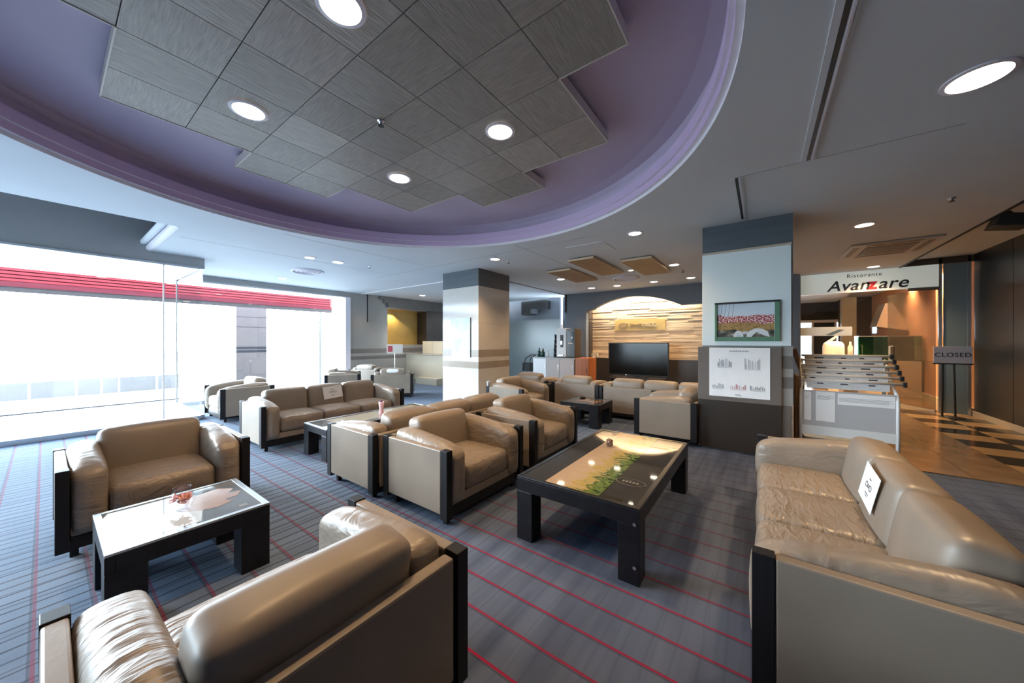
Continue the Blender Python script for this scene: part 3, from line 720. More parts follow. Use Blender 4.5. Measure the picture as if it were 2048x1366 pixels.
# paper notices on back cushions
def notice(label, loc, rz, wd, ht, tilt, roll):
    n = thing('paper_notice', label, 'notice', loc, 0, 'paper notices on the sofas')
    n.rotation_euler = Matrix.Rotation(rz, 4, 'Z').to_euler()
    T = Matrix.Rotation(tilt, 4, 'Y') @ Matrix.Rotation(roll, 4, 'X')
    bx(0, .0015, -wd / 2, wd / 2, -ht / 2, ht / 2).xf(T).build('sheet', M_PAPER, n)
    mk = MB()
    for (y, z, a, b_) in ((-.035, .0, .007, .022), (.035, .0, .007, .022), (0, 0, .004, .014)):
        e = ellring(b_ * .7, b_, 0, .004, 20); e.xf(Matrix.Translation((.002, y, z)) @ Matrix.Rotation(PI / 2, 4, 'Y')); mk.add(e.v, e.f)
    mk.box(.0015, .0025, -.015, .015, .035, .041); mk.box(.0015, .0025, -.03, .03, -.044, -.04); mk.box(.0015, .0025, -.02, .02, -.055, -.052)
    mk.xf(T).build('printed_figure', M_INK, n); return n
notice('white paper notice on the middle cushion of the sofa by the far window', (-5.334, 2.62, .575), 0, .285, .19, math.radians(-11), math.radians(4))
notice('white paper notice on the middle cushion of the sofa beside the stone passage', (0.464, 2.60, .575), PI, .285, .19, math.radians(-11), math.radians(-4))
for ch in covered:
    mb = cushion(.225, .32, .11, .05, (.008, .004, .004)); mb.xf(Matrix.Translation((-.232, 0, .635)) @ Matrix.Rotation(math.radians(-9), 4, 'Y'))
    mb.build('headrest_cover', M_PAPER, ch, smooth=True)['label'] = 'white cloth headrest cover'

# ------------------------------------------------------------------ column 2: picture panel, board, poster
fp = thing('picture_panel', 'tall pale blue-white panel on the column above the brown board', 'panel', (-.17, 4.967, 0))
M_PALE = noisy('pale_blue_laminate', (.76, .85, .87), (.80, .88, .90), 2, .35)
bx(-.44, .44, -.022, 0, 1.30, 2.44).build('face', M_PALE, fp, bevel=.003)
bx(-.44, .445, -.026, 0, 2.44, 2.465).build('top_strip', M_CREAM, fp)
M_GREENF = mat('green_frame', (.12, .24, .16), .3)
def scenery():
    m = mat('crowd_photograph', (.5, .4, .3), .2); tc = nd(m, 'ShaderNodeTexCoord'); sp = nd(m, 'ShaderNodeSeparateXYZ'); ln(m, tc, 'Generated', sp, 0)
    n = nd(m, 'ShaderNodeTexNoise'); n.inputs['Scale'].default_value = 26; n.inputs['Detail'].default_value = 5; ln(m, coords(m, 'Generated', (1.5, 1, 1)), 0, n, 'Vector')
    n2 = nd(m, 'ShaderNodeTexNoise'); n2.inputs['Scale'].default_value = 4; ln(m, tc, 'Generated', n2, 'Vector')
    crowd = ramp(m, [(.36, (.05, .02, .03)), (.46, (.45, .05, .07)), (.54, (.70, .45, .45)), (.6, (.8, .75, .75))]); ln(m, n, 'Fac', crowd, 'Fac')
    land = ramp(m, [(.4, (.40, .23, .08)), (.5, (.55, .36, .15)), (.6, (.12, .09, .06))]); ln(m, n, 'Fac', land, 'Fac')
    dark = ramp(m, [(.4, (.05, .06, .05)), (.56, (.20, .18, .16)), (.62, (.6, .64, .7))]); ln(m, n2, 'Fac', dark, 'Fac')
    h = nd(m, 'ShaderNodeMath', operation='MULTIPLY_ADD'); h.inputs[1].default_value = .35; ln(m, n2, 'Fac', h, 0); ln(m, sp, 2, h, 2)
    def step(t):
        s = nd(m, 'ShaderNodeMath', operation='GREATER_THAN'); s.inputs[1].default_value = t; ln(m, h, 0, s, 0); return s
    def mix(s, a, b_):
        x = nd(m, 'ShaderNodeMix', data_type='RGBA'); ln(m, s, 0, x, 0); m.node_tree.links.new(a, x.inputs[6]); m.node_tree.links.new(b_, x.inputs[7]); return x.outputs[2]
    sky = ramp(m, [(.4, (.62, .72, .82)), (.7, (.75, .80, .86))]); ln(m, n, 'Fac', sky, 'Fac')
    c = mix(step(.38), dark.outputs[0], land.outputs[0]); c = mix(step(.58), c, crowd.outputs[0]); c = mix(step(.84), c, sky.outputs[0])
    m.node_tree.links.new(c, P(m).inputs['Base Color']); return m
pic = thing('framed_picture', 'framed photograph of a crowd and landscape in a green frame on the pale panel', 'picture', (-.155, 4.944, 1.59))
fr = MB(); fr.box(-.315, -.29, -.03, 0, -.235, .235); fr.box(.275, .325, -.03, 0, -.235, .235); fr.box(-.29, .275, -.03, 0, -.235, -.185)
fr.build('frame', M_GREENF, pic, bevel=.003); bx(-.315, .325, -.034, 0, .215, .237).build('top_bar', M_BLK, pic)
bx(-.29, .275, -.015, 0, -.185, .215).build('photograph', scenery(), pic)
M_PRINTW = mat('white_print', (.70, .72, .76), .4)
for (x, w_, h_) in ((.12, .11, .10), (-.07, .05, .075)):
    mb = MB().prism([(x + w_ * math.cos(PI * i / 12), -.185 + h_ * math.sin(PI * i / 12)) for i in range(13)] + [(x - w_ * .55, -.185), ] + [(x - w_ * .55 + 0 + w_ * 1.1 * i / 8, -.185 + h_ * .55 * math.sin(PI * i / 8)) for i in range(1, 8)], 'y', -.0165, -.015); mb.build('tent_shape', M_PRINTW, pic)
for k in range(4):
    x = -.255 + k * .04; MB().prism([(x, .06), (x + .003, .06), (x + .022, .215), (x + .019, .215)], 'y', -.0162, -.015).build('mast', M_INK, pic)
bd = thing('notice_board', 'two-tone taupe and dark brown board covering the lower column', 'board', (-.235, 4.962, 0))
bx(-.42, .42, -.03, 0, .62, 1.285).build('upper_board', M_TAUPE, bd, bevel=.002); bx(-.42, .42, -.03, 0, .02, .62).build('lower_board', M_BROWN, bd, bevel=.002)
bx(.42, .50, -.006, 0, .02, .62).build('side_strip', M_TAUPE, bd)
po = thing('poster', 'white printed poster with four small drawings on the taupe board', 'poster', (-.225, 4.930, .975))
bx(-.305, .305, -.003, 0, -.30, .30).build('sheet', M_PAPER, po)
ink = MB(); rnd = random.Random(5)
x = -.09
while x < .1:
    ww = rnd.uniform(.006, .016); ink.box(x, x + ww, -.0045, -.003, .25, .266); x += ww + .007
ink.build('heading_print', M_INKG, po)
def sketch(cx, cz, w_, h_, seed, m):
    r_ = random.Random(seed); s_ = MB()
    for k in range(9):
        a = cx - w_ / 2 + w_ * k / 9; hh = h_ * r_.uniform(.4, 1); s_.box(a, a + w_ / 9 * r_.uniform(.2, .9), -.0045, -.003, cz - h_ / 2, cz - h_ / 2 + hh)
    s_.box(cx - w_ / 2, cx + w_ / 2, -.0045, -.003, cz - h_ / 2 - .01, cz - h_ / 2 - .006); return s_.build('drawing', m, po)
sketch(-.14, .12, .15, .11, 1, M_INKG); sketch(.14, .11, .16, .13, 2, mat('pale_ink', (.45, .46, .48), .6)); sketch(-.21, -.17, .12, .06, 3, M_INKG)
M_INKR = mat('rose_ink', (.50, .28, .30), .6)
sketch(0.0, -.17, .16, .06, 4, M_INKR); sketch(.19, -.17, .15, .06, 6, M_INKG); sketch(0, -.265, .06, .012, 8, M_INK)
# poster on column 1
p1 = thing('poster', 'pale poster with a blue wash on the cream stone column', 'poster', (-4.98, 5.046, 1.43))
bx(-.27, .27, -.012, 0, -.40, .40).build('sheet', noisy('blue_wash_print', (.80, .84, .88), (.45, .62, .82), 3.2, .4, detail=3), p1)
bx(.262, .272, -.014, .0, -.40, .40).build('dark_edge', M_BLK, p1); bx(-.2, .26, -.0135, -.012, -.395, -.33).build('pink_print', noisy('pink_print', (.75, .5, .55), (.8, .75, .78), 40, .5), p1)

# ------------------------------------------------------------------ back zone
tv = thing('tv', 'large black flat television standing under the arch', 'television', (-2.70, 9.42, 0))
bx(-.79, .79, -.03, .03, .42, 1.32).build('bezel', M_BLK, tv, bevel=.006); bx(-.765, .765, -.034, -.03, .46, 1.295).build('screen', M_GLOSSBLK, tv)
bx(-.25, .25, -.12, .12, .38, .40).build('foot', M_BLK, tv); bx(-.08, .08, -.02, .03, .40, .44).build('neck', M_BLK, tv)
bx(-.30, -.285, -.036, -.034, .435, .445).build('power_light', mat('power_led', (1, 1, 1), .5, emit=(.8, .9, 1), es=3), tv)
ts = thing('tv_stand', 'low dark brown stand under the television', 'stand', (-2.70, 9.42, 0))
bx(-.7, .7, -.22, .22, .34, .38).build('top', M_BROWN, ts); bx(-.68, -.64, -.2, .2, 0, .34).build('side', M_BROWN, ts); bx(.64, .68, -.2, .2, 0, .34).build('side', M_BROWN, ts); bx(-.64, .64, -.2, .2, .05, .09).build('shelf', M_BROWN, ts)
sg = thing('wall_sign', 'gold plaque with an oval emblem and lettering above the television', 'sign', (-2.815, 10.0, 1.82))
bx(-.70, .70, -.012, .01, -.16, .16).build('plaque', noisy('gold_plaque', (.40, .27, .08), (.46, .32, .11), 8, .4), sg, bevel=.003)
mb = MB().prism([(-.46 + .13 * math.cos(2 * PI * i / 24), .075 * math.sin(2 * PI * i / 24)) for i in range(24)], 'y', -.03, -.012); mb.build('emblem', noisy('bronze', (.22, .14, .05), (.30, .2, .08), 10, .35), sg)
mb = MB().prism([(-.34 + .03 * math.cos(i), .04 + .03 * math.sin(i)) for i in range(6)], 'y', -.03, -.012); mb.build('emblem_leaf', MATS['bronze'], sg)
xx = -.25
for k, (ww, hh) in enumerate([(.03, .09), (.05, .06), (.07, .03), (.09, .08), (.08, .08), (.06, .08), (.09, .10), (.07, .12)]):
    f_ = MB(); f_.box(xx, xx + ww, -.025, -.012, -hh / 2, -hh / 2 + .015); f_.box(xx, xx + .015, -.025, -.012, -hh / 2, hh / 2); f_.box(xx, xx + ww, -.025, -.012, hh / 2 - .012, hh / 2); f_.box(xx + ww - .014, xx + ww, -.025, -.012, -hh / 2, hh / 2)
    f_.build('letter', mat('cream_letter', (.62, .50, .30), .4) if k > 3 else MATS['bronze'], sg); xx += ww + .025
# service cabinets
cab = thing('service_cabinet', 'grey and white cabinet under the coffee machine', 'cabinet', (-4.83, 8.85, 0))
bx(-.67, .67, -.24, .25, 0, .86).build('body', mat('grey_laminate', (.42, .41, .42), .45), cab)
for k, (a, b_, m) in enumerate(((-.67, -.22, mat('white_laminate', (.70, .72, .76), .4)), (-.22, .22, mat('taupe_laminate', (.40, .36, .35), .45)), (.22, .67, mat('rosy_laminate', (.43, .37, .36), .45)))):
    d_ = bx(a + .004, b_ - .004, -.26, -.24, .04, .85).build('door', m, cab, bevel=.002); bx(b_ - .05, b_ - .04, -.272, -.26, .55, .70).build('handle', M_CHROME, d_)
bx(-.69, .69, -.27, .26, .86, .885).build('worktop', MATS['grey_laminate'], cab, bevel=.002)
wc = thing('wood_cabinet', 'orange-brown wooden cabinet next to the grey cabinet', 'cabinet', (-3.93, 8.85, 0))
bx(-.20, .20, -.25, .25, 0, .90).build('body', M_WOODO, wc, bevel=.003); bx(-.19, .19, -.262, -.25, .04, .88).build('door', M_WOODO, wc, bevel=.002); bx(.13, .145, -.275, -.262, .5, .62).build('handle', M_BLK, wc)
cm = thing('coffee_machine', 'tall white and black coffee machine on the grey cabinet', 'coffee machine', (-4.50, 8.85, .886))
bx(-.24, .06, -.2, .2, .03, .84).build('white_housing', M_WHITE, cm, bevel=.01); bx(.06, .33, -.19, .2, .03, .82).build('dark_housing', mat('dark_brown_plastic', (.03, .022, .018), .3), cm, bevel=.008)
bx(-.24, .33, -.2, .2, 0, .03).build('base', M_BLK, cm); bx(.10, .29, -.20, -.19, .45, .74).build('display', M_GLOSSBLK, cm); bx(.22, .26, -.205, -.2, .53, .60).build('card_slot', M_WHITE, cm)
bx(.12, .26, -.2, -.19, .40, .43).build('logo_strip', M_CREAM, cm)
bx(-.12, -.02, -.204, -.2, .30, .65).build('dispensing_recess', M_BLK, cm); bx(-.10, -.05, -.225, -.204, .38, .48).build('spout', M_CHROME, cm); bx(-.15, .0, -.28, -.2, .06, .09).build('drip_tray', M_CHROME, cm); bx(-.17, -.13, -.05, -.01, .84, .95).build('chimney', M_WHITE, cm)
for k, z in enumerate((.08, .22, .36, .50, .62)): 
    st = thing('cup_stack', 'stack of dark cups beside the coffee machine, tier %s from the bottom' % ['one', 'two', 'three', 'four', 'five'][k], 'cups', (-4.87 + k * .008, 8.80, .887 if k == 0 else .887 + k * .135))
    MB().lathe([(.035, 0), (.05, .13), (.052, .134), (.046, .13), (.03, .01)], n=16, caps=True).build('cup', M_BLK, st, smooth=True); MB().lathe([(.053, .11), (.055, .115), (.053, .12)], n=16).build('rim', M_CHROME, st)
for (nm, lb, x, m, h_, r_) in (('bottle', 'tall dark green bottle at the cabinet end farthest from the coffee machine', -5.42, mat('green_bottle_glass', (.01, .05, .035), .1), .22, .05), ('bottle', 'wide dark green bottle between two others on the grey cabinet', -5.29, MATS['green_bottle_glass'], .20, .06), ('bottle', 'white pump bottle on the grey cabinet', -5.13, M_WHITE, .18, .035)):
    b_ = thing(nm, lb, 'bottle', (x, 8.82, .886)); MB().lathe([(.002, 0), (r_, 0), (r_, h_ * .75), (r_ * .4, h_ * .9), (r_ * .4, h_)], n=18).build('body', m, b_, smooth=True); MB().lathe([(r_ * .45, h_), (r_ * .45, h_ + .02), (r_ * .2, h_ + .06)], n=14).build('cap', M_BLK if m is not M_WHITE else M_WHITE, b_)
ct = thing('folded_cart', 'black folding cart standing beside the grey cabinet', 'cart', (-5.85, 8.8, 0))
MB().tube([(-.2, -.15, .1), (.05, -.15, .85), (.25, -.15, .95)], .016).build('frame_tube', M_BLK, ct); MB().tube([(-.2, .15, .1), (.05, .15, .85), (.25, .15, .95)], .016).build('frame_tube', M_BLK, ct); MB().tube([(.25, -.15, .95), (.25, .15, .95)], .018).build('handle', M_BLK, ct)
for s_ in (-.17, .17):
    for x in (-.25, .2):
        wv = MB().lathe([(.03, -.012), (.06, -.012), (.06, .012), (.03, .012)], n=16); wv.xf(Matrix.Translation((x, s_, .06)) @ Matrix.Rotation(PI / 2, 4, 'X')); wv.build('wheel', M_BLK, ct)
bx(-.25, .22, -.16, .16, .10, .14).build('deck', M_BLK, ct); bx(-.10, .18, -.12, .12, .45, .70).build('basket', mat('dark_cloth', (.02, .022, .025), .8), ct)
tag(bx(-4.24, -4.02, 9.90, 9.98, .86, .98).build('socket_box', M_CREAM, bevel=.004), 'cream socket box above the dark wainscot under the arch', 'box')
tag(MB().tube([(-4.12, 9.88, .92), (-4.16, 9.84, .75), (-4.14, 9.82, .4), (-4.10, 9.82, .0)], .016).build('white_cable', M_WHITE), 'white cable hanging from the socket box', 'cable')
tag(MB().tube([(-.75, 9.9, .86), (-1.0, 9.85, .55), (-1.35, 9.8, .25), (-1.5, 9.8, .02)], .010).build('brown_cable', M_CREAM), 'thin beige cable slanting down the dark wainscot', 'cable')
mon = thing('wall_monitor', 'black equipment box high on the wall behind the cream column', 'monitor', (-6.45, 10.3, 2.45))
bx(-.55, .45, -.15, .18, .05, .33).build('upper_box', M_BLK, mon); bx(-.55, -.15, -.15, .18, -.15, .05).build('lower_box', M_BLK, mon); bx(-.15, .0, -.15, .1, -.1, .05).build('bracket', M_GREYW, mon)
# left counter and stand
lc = thing('counter', 'low cream stone counter below the gold niche', 'counter', (-8.9, 7.3, 0))
bx(-.94, .9, 0, 1.1, 0.10, .90).build('body', M_CREAM, lc); bx(-.94, .92, -.03, 1.1, .90, .94).build('top', M_COLB, lc); bx(-.94, .9, -.01, 1.1, 0, .10).build('plinth', M_BAND, lc); bx(-.1, .9, -.25, 0, 0, .2).build('step', M_CREAM, lc)
ub = thing('stone_block', 'upright cream stone block on the counter beside the niche', 'block', (-8.95, 7.9, .942)); bx(-.5, .5, -.2, .3, 0, .42).build('block', M_CREAM, ub, bevel=.004); bx(-.01, .01, -.202, -.2, 0, .42).build('joint', M_COLB, ub)
rs = thing('sign_stand', 'red and white notice on a thin stand before the stone wall', 'sign', (-8.6, 6.0, 0))
MB().tube([(0, 0, .02), (.0, 0, 1.0)], .010).build('pole', M_CHROME, rs); MB().lathe([(.14, 0), (.14, .012), (.02, .022)], n=24).build('base', M_CHROME, rs)
rb = bx(-.006, .006, -.22, .22, 1.0, 1.27); rb.xf(Matrix.Rotation(math.radians(-40), 4, 'Z')); rb.build('board', mat('pale_board', (.62, .56, .50), .5), rs)
rb = bx(.006, .009, -.19, -.06, 1.05, 1.22); rb.xf(Matrix.Rotation(math.radians(-40), 4, 'Z')); rb.build('red_print', mat('red_print', (.42, .06, .08), .5), rs)

# ------------------------------------------------------------------ entrance at the right
GY = 9.9
ef = thing('window_4', 'glazed restaurant front with a lettered fascia', 'x'); del ef['category']; ef['kind'] = 'structure'
bx(.66, 2.68, GY - .006, GY + .006, 0.02, 2.36).build('pane', M_GLASS, ef); bx(2.74, 3.02, GY - .006, GY + .006, 0.02, 2.86).build('pane', mat('blue_grey_film', (.20, .27, .30), .15), ef)
for x in (.66, 2.68, 3.02): bx(x, x + .04, GY - .03, GY + .03, 0, 2.9).build('mullion', M_ALU, ef)
bx(.66, 3.1, GY - .03, GY + .03, 2.80, 2.95).build('head_rail', mat('dark_rail', (.08, .075, .07), .4), ef)
bx(.70, 1.52, GY - .012, GY - .008, 1.47, 1.66).build('frosted_band', M_FROST, ef)
M_SWIRL = mat('blue_swirl', (.25, .45, .52), .5)
for k in range(5):
    mb = MB().prism([(1.18 + .04 * k + .06 * math.cos(t), 1.50 + .022 * k + .02 * math.sin(t)) for t in [i * PI / 6 for i in range(12)]], 'y', GY - .0135, GY - .012); mb.build('swirl_print', M_SWIRL if k % 2 else M_INKG, ef)
sgn = thing('restaurant_sign', 'pale fascia sign with flowing black lettering and a red letter', 'sign', (1.67, GY - .012, 2.59))
M_FASC = mat('fascia_film', (.80, .84, .80), .4, emit=(.80, .88, .80), es=.16)  # slight glow added to brighten the sign, assumed backlit
bx(-1.0, 1.01, -.012, 0, -.22, .21).build('fascia', M_FASC, sgn); bx(.62, 1.01, -.03, .01, -.27, -.21).build('bracket', M_TAUPE, sgn)
RX = (PI / 2, 0, 0)
text('letters', 'Ristorante', .105, M_INK, sgn, (.02, -.014, .115), RX, spacing=1.15)
text('letters', 'Avan', .30, M_INK, sgn, (-.22, -.014, -.085), RX, shear=.25, offset=.004, spacing=1.05)
text('letters', 'z', .30, mat('red_letter', (.55, .03, .05), .4), sgn, (.135, -.014, -.085), RX, offset=.012)
text('letters', 'are', .30, M_INK, sgn, (.42, -.014, -.085), RX, shear=.25, offset=.004, spacing=1.05)
dr = thing('door_1', 'smoked glass door standing open beside the restaurant front', 'x', (2.66, GY + .05, 0), math.radians(118)); del dr['category']; dr['kind'] = 'structure'
bx(0, .95, -.006, .006, .02, 2.35).build('pane', M_GLASSD, dr); bx(0, .95, -.02, .02, 0, .05).build('bottom_rail', M_ALU, dr)
for s_ in (-1, 1): MB().tube([(.85, .006 * s_, .95), (.85, .05 * s_, .95), (.85, .05 * s_, 1.25), (.85, .006 * s_, 1.25)], .014).build('handle', M_WHITE, dr)
# restaurant interior
struct('wall_passage_right', bx(3.1, 3.3, GY, 20, 0, 3.2), M_ORANGE, label='terracotta wall of the passage')
struct('wall_passage_left', bx(.3, .6, GY + .05, 20, 0, 3.2), M_CREAM)
struct('baseboard_passage', bx(3.05, 3.1, GY, 16.9, 0, .14), M_CREAM)
struct('ceiling', bx(.3, 2.2, GY + .06, 20, CZ, CZ + .1), M_CEIL, label='ceiling of the restaurant passage')
rw = struct('wall_passage_end', bx(2.25, 3.2, 17, 17.2, 0, 3.2), M_TAUPE); bx(.5, 2.25, 17, 17.2, 2.15, 3.2).build('wall_part', M_BLK, rw)
w5 = thing('window_5', 'white-framed window at the end of the restaurant', 'x'); del w5['category']; w5['kind'] = 'structure'
for (a, b_, c, d_) in ((.5, 2.25, 0, .5), (.5, 2.25, 2.05, 2.15)): bx(a, b_, 17, 17.1, c, d_).build('frame', M_WHITE, w5)
for x in (1.15, 1.52, 2.15): bx(x, x + .06, 17, 17.1, .5, 2.05).build('frame', M_WHITE, w5)
bx(1.58, 2.15, 17.02, 17.08, .5, 1.62).build('dark_panel', M_BLK, w5); bx(1.58, 2.15, 17.02, 17.08, 1.86, 2.05).build('dark_panel', M_BLK, w5); bx(.5, 2.2, 17.04, 17.05, .5, 2.05).build('pane', M_GLASS, w5)
struct('wall_pier', bx(2.15, 2.5, 15.6, 15.9, 0, CZ), mat('pale_pier', (.55, .58, .52), .4))
hd_ = thing('range_hood', 'steel extractor hood high on the terracotta wall', 'hood', (2.82, 13.6, 1.75))
MB().prism([(-.32, 0), (.28, -.12), (.28, .0), (-.02, .62), (-.15, .62)], 'y', -.35, .35).build('hood', M_CHROME, hd_); bx(-.32, -.30, -.35, .35, -.18, 0).build('glass_skirt', M_GLASS, hd_)
gc = thing('display_case', 'green glass display case on a pale counter inside the restaurant', 'case', (2.45, 12.4, 0))
bx(-.45, .6, -.2, .3, 0, .88).build('counter', M_CREAM, gc); bx(-.45, .6, -.2, -.19, .88, 1.47).build('glass_front', M_GREENG, gc); bx(-.46, -.45, -.2, .3, .88, 1.47).build('glass_side', M_GREENG, gc); bx(-.45, .6, .28, .3, .88, 1.47).build('back', mat('green_panel', (.13, .24, .12), .4), gc); bx(-.46, .61, -.21, .31, 1.47, 1.49).build('rim', M_ALU, gc); bx(.06, .075, -.2, .28, .88, 1.47).build('divider', M_ALU, gc)
rb_ = thing('pay_terminal', 'white rounded service machine inside the restaurant', 'machine', (1.62, 13.0, 0))
cushion(.42, .4, .6, .12).xf(Matrix.Translation((0, 0, 1.05))).build('housing', M_WHITE, rb_, smooth=True); bx(-.06, .1, -.205, -.19, 1.05, 1.20).build('screen', M_GLOSSBLK, rb_); bx(-.1, .1, -.12, .12, 0, .8).build('column', M_WHITE, rb_); MB().prism([(-.2, 1.3), (.1, 1.55), (.14, 1.55), (-.1, 1.28)], 'y', -.05, .05).build('arm', M_WHITE, rb_)
bt = thing('bottle', 'white spray bottle beside the green display case', 'bottle', (1.84, 12.2, .0)); 
bx(-.12, .12, -.12, .12, 0, .87).build('pedestal', M_TAUPE, bt); MB().lathe([(.002, .87), (.05, .87), (.05, 1.2), (.02, 1.28), (.02, 1.34)], n=16).build('body', M_WHITE, bt, smooth=True)
# closed sign
cs = thing('closed_sign', 'silver sign reading CLOSED on a thin black stand', 'sign', (2.72, 9.45, 0))
bx(-.22, .22, -.015, .0, .965, 1.26).build('plate', mat('silver_plate', (.62, .62, .68), .45), cs, bevel=.003); bx(-.23, .23, -.018, .004, .945, .965).build('lower_edge', M_BLK, cs)
text('letters', 'CLOSED', .105, M_INK, cs, (0, -.017, 1.11), RX, offset=.001, spacing=1.1)
for x in (-.11, .02): MB().tube([(x, .01, .95), (x + (.02 if x > 0 else 0), .02, .02)], .014).build('leg', M_BLK, cs)
MB().lathe([(.16, 0), (.16, .015), (.02, .03)], 0, .02, 24).build('foot', M_BLK, cs)
# newspaper rack
rk_ = thing('newspaper_rack', 'white tubular newspaper rack standing behind the right-hand sofa', 'rack', (.745, 5.3, 0))
for s_ in (-1, 1):
    MB().tube([(s_ * .38, -.16, 0), (s_ * .38, -.16, .72), (s_ * .375, -.14, .80), (s_ * .36, -.10, .86), (s_ * .35, .16, 1.14), (s_ * .35, .2, 1.10), (s_ * .36, .2, 0)], .016).build('side_frame', M_WHITE, rk_, smooth=True)
bx(-.37, .37, -.165, -.155, .30, .80).build('front_panel', mat('light_grey_panel', (.45, .46, .48), .5), rk_); bx(-.37, .37, -.17, -.16, .30, .40).build('lower_rail', M_FROST, rk_)
bx(-.37, .37, -.15, .2, .08, .10).build('shelf', M_WOODO, rk_); bx(-.42, -.39, -.1, .22, 0, .95).build('wood_side', mat('rack_wood', (.22, .13, .06), .5), rk_)
for (a, b_, z0, z1, nm) in ((-.35, -.29, .46, .78, 'narrow white sheet at the end of the rack front'), (-.25, -.09, .46, .79, 'white notice sheet on the rack front beside the narrow sheet'), (-.07, .36, .66, .78, 'wide white sheet with a line of print on the rack front')):
    s_ = thing('paper_sheet', nm, 'paper', (.745, 5.3, 0)); bx(a, b_, -.168, -.1655, z0, z1).build('sheet', M_PAPER, s_)
    for k in range(4): bx(a + .012, b_ - .012 - .03 * (k % 2), -.169, -.168, z1 - .05 - k * .012, z1 - .046 - k * .012).build('print_line', M_INKG, s_)
s_ = thing('paper_sheet', 'folded bluish newspaper lying in the bottom of the rack', 'paper', (.745, 5.3, 0)); mb = bx(-.34, .30, -.04, .12, .101, .24); mb.build('sheet', noisy('blue_newsprint', (.34, .42, .46), (.60, .64, .66), 18, .7, (1, 1, 6)), s_)
for k in range(6):
    n_ = thing('newspaper', 'newspaper on a white rod, %s rod up from the front of the rack' % ['lowest', 'second', 'third', 'fourth', 'fifth', 'topmost'][k], 'newspaper', (.745, 5.3, 0), 0, 'newspapers on the rack')
    y, z, x1 = -.145 + k * .058, .91 + k * .055, .415 - k * .006
    MB().tube([(-.365 + k * .002, y, z), (x1, y, z)], .014).build('rod', mat('rod_grey', (.62, .62, .60), .4), n_, smooth=True)
    bx(x1 - .0, x1 + .03, y - .02, y + .02, z - .028, z + .026).build('clip', M_BLK, n_, bevel=.004); bx(-.325, .325, y - .009, y + .004, z - .085, z - .012).build('paper', noisy('newsprint', (.50, .51, .53), (.72, .73, .74), 25, .7, (1, 1, 5)), n_)
    for q in range(3):
        xa = -.3 + .22 * q + random.uniform(0, .08); bx(xa, xa + random.uniform(.03, .09), y - .0105, y - .009, z - .035, z - .022).build('headline', M_INK, n_)
fo = thing('brown_folder', 'brown leather folder leaning at the end of the newspaper rack', 'folder', (.42, 5.70, 0))
mb = bx(-.02, .02, -.14, .14, .0, .32); mb.xf(Matrix.Translation((.0, 0, .95)) @ Matrix.Rotation(math.radians(-16), 4, 'Y')); mb.build('cover', noisy('brown_leather', (.12, .06, .03), (.2, .11, .06), 10, .5), fo); bx(-.012, .012, -.12, .12, 0, .955).build('stand', MATS['rack_wood'], fo)

# ------------------------------------------------------------------ ceiling fixtures
def downlight(label, x, y, z, r, watts=SPOT_W, col=WARM, lamp=M_LAMP, trim=M_MOLDW, group='round downlights in the ceiling', ang=125):
    t = thing('downlight', label, 'light', (x, y, z), 0, group)
    MB().lathe([(r + .022, 0), (r + .022, -.006), (r, -.010), (r - .002, .004), (r - .002, .02)], n=32, caps=False).build('trim_ring', trim, t, smooth=False)
    MB().lathe([(.002, -.003), (r, -.003), (r, -.0015), (.002, -.0015)], n=32).build('lens', lamp, t)
    if watts:
        l = bpy.data.lights.new('downlight_lamp', 'SPOT'); l.energy = watts; l.color = col; l.spot_size = math.radians(ang); l.spot_blend = .8; l.shadow_soft_size = r * .8
        o = bpy.data.objects.new('downlight_lamp', l); COL.objects.link(o); o.parent = t; o.location = (0, 0, -.02)
    return t
for (lb, x, y) in (('round downlight in the tile field nearest the camera', -1.73, .89), ('round downlight in the tile field on the window side, near row', -3.06, .89), ('round downlight in the tile field on the column side, far row', -1.715, 2.183), ('round downlight in the tile field farthest from the camera', -3.05, 2.185)):
    downlight(lb, x, y, TZ - .002, .098, SPOT_W * (.55 if x < -2.5 else 1.0))
for (lb, x, y, r, wt) in (
    ('large round downlight in the ceiling above the right-hand sofa', .96, 3.02, .115, 1.5), ('round downlight over the newspaper rack', 1.03, 6.0, .085, 1.3), ('round downlight just before the restaurant front', 1.75, 9.45, .085, 1.6),
    ('round downlight beside the column with the picture panel', -1.365, 4.655, .08, 1.0), ('round downlight past the cork boards on the column side', -1.33, 7.0, .085, 1.0), ('round downlight at the column end of the row by the arch', -1.29, 8.64, .085, .9),
    ('second round downlight from the column in the row by the arch', -2.1, 8.69, .085, .9), ('third round downlight from the column in the row by the arch', -3.02, 8.75, .085, .9), ('round downlight at the coffee machine end of the row by the arch', -3.72, 8.745, .085, .9),
    ('round downlight beside the darkest cork board', -3.76, 7.07, .085, 1.0), ('round downlight in front of the cream stone column', -3.78, 4.67, .08, 1.0), ('small light disc between the cork boards and the round vent', -2.14, 7.02, .05, 0),
    ('round downlight nearest the round vent by the window', -6.24, 3.16, .085, .6), ('round downlight next to the lilac recess on the window side', -6.29, 2.70, .075, .6), ('round downlight beyond the round vent by the far window', -8.83, 3.2, .085, .6), ('round downlight above the far stone wall', -8.6, 7.0, .085, 1.2)):
    cool = x < -6
    downlight(lb, x, y, CZ, r, SPOT_W * wt, (1, .9, .78) if cool else WARM, M_LAMPW if cool else M_LAMP)
for (lb, x, y) in (('round downlight above the restaurant interior', 2.1, 12.6), ('round downlight near the terracotta wall', 2.95, 11.2), ('round downlight deep in the passage', 2.9, 13.0), ('round downlight at the restaurant entrance side', .95, 11.4)):
    downlight(lb, x, y, CZ if x < 2.2 else 2.92, .08, SPOT_W * (5.0 if x > 2.2 else 4.5))
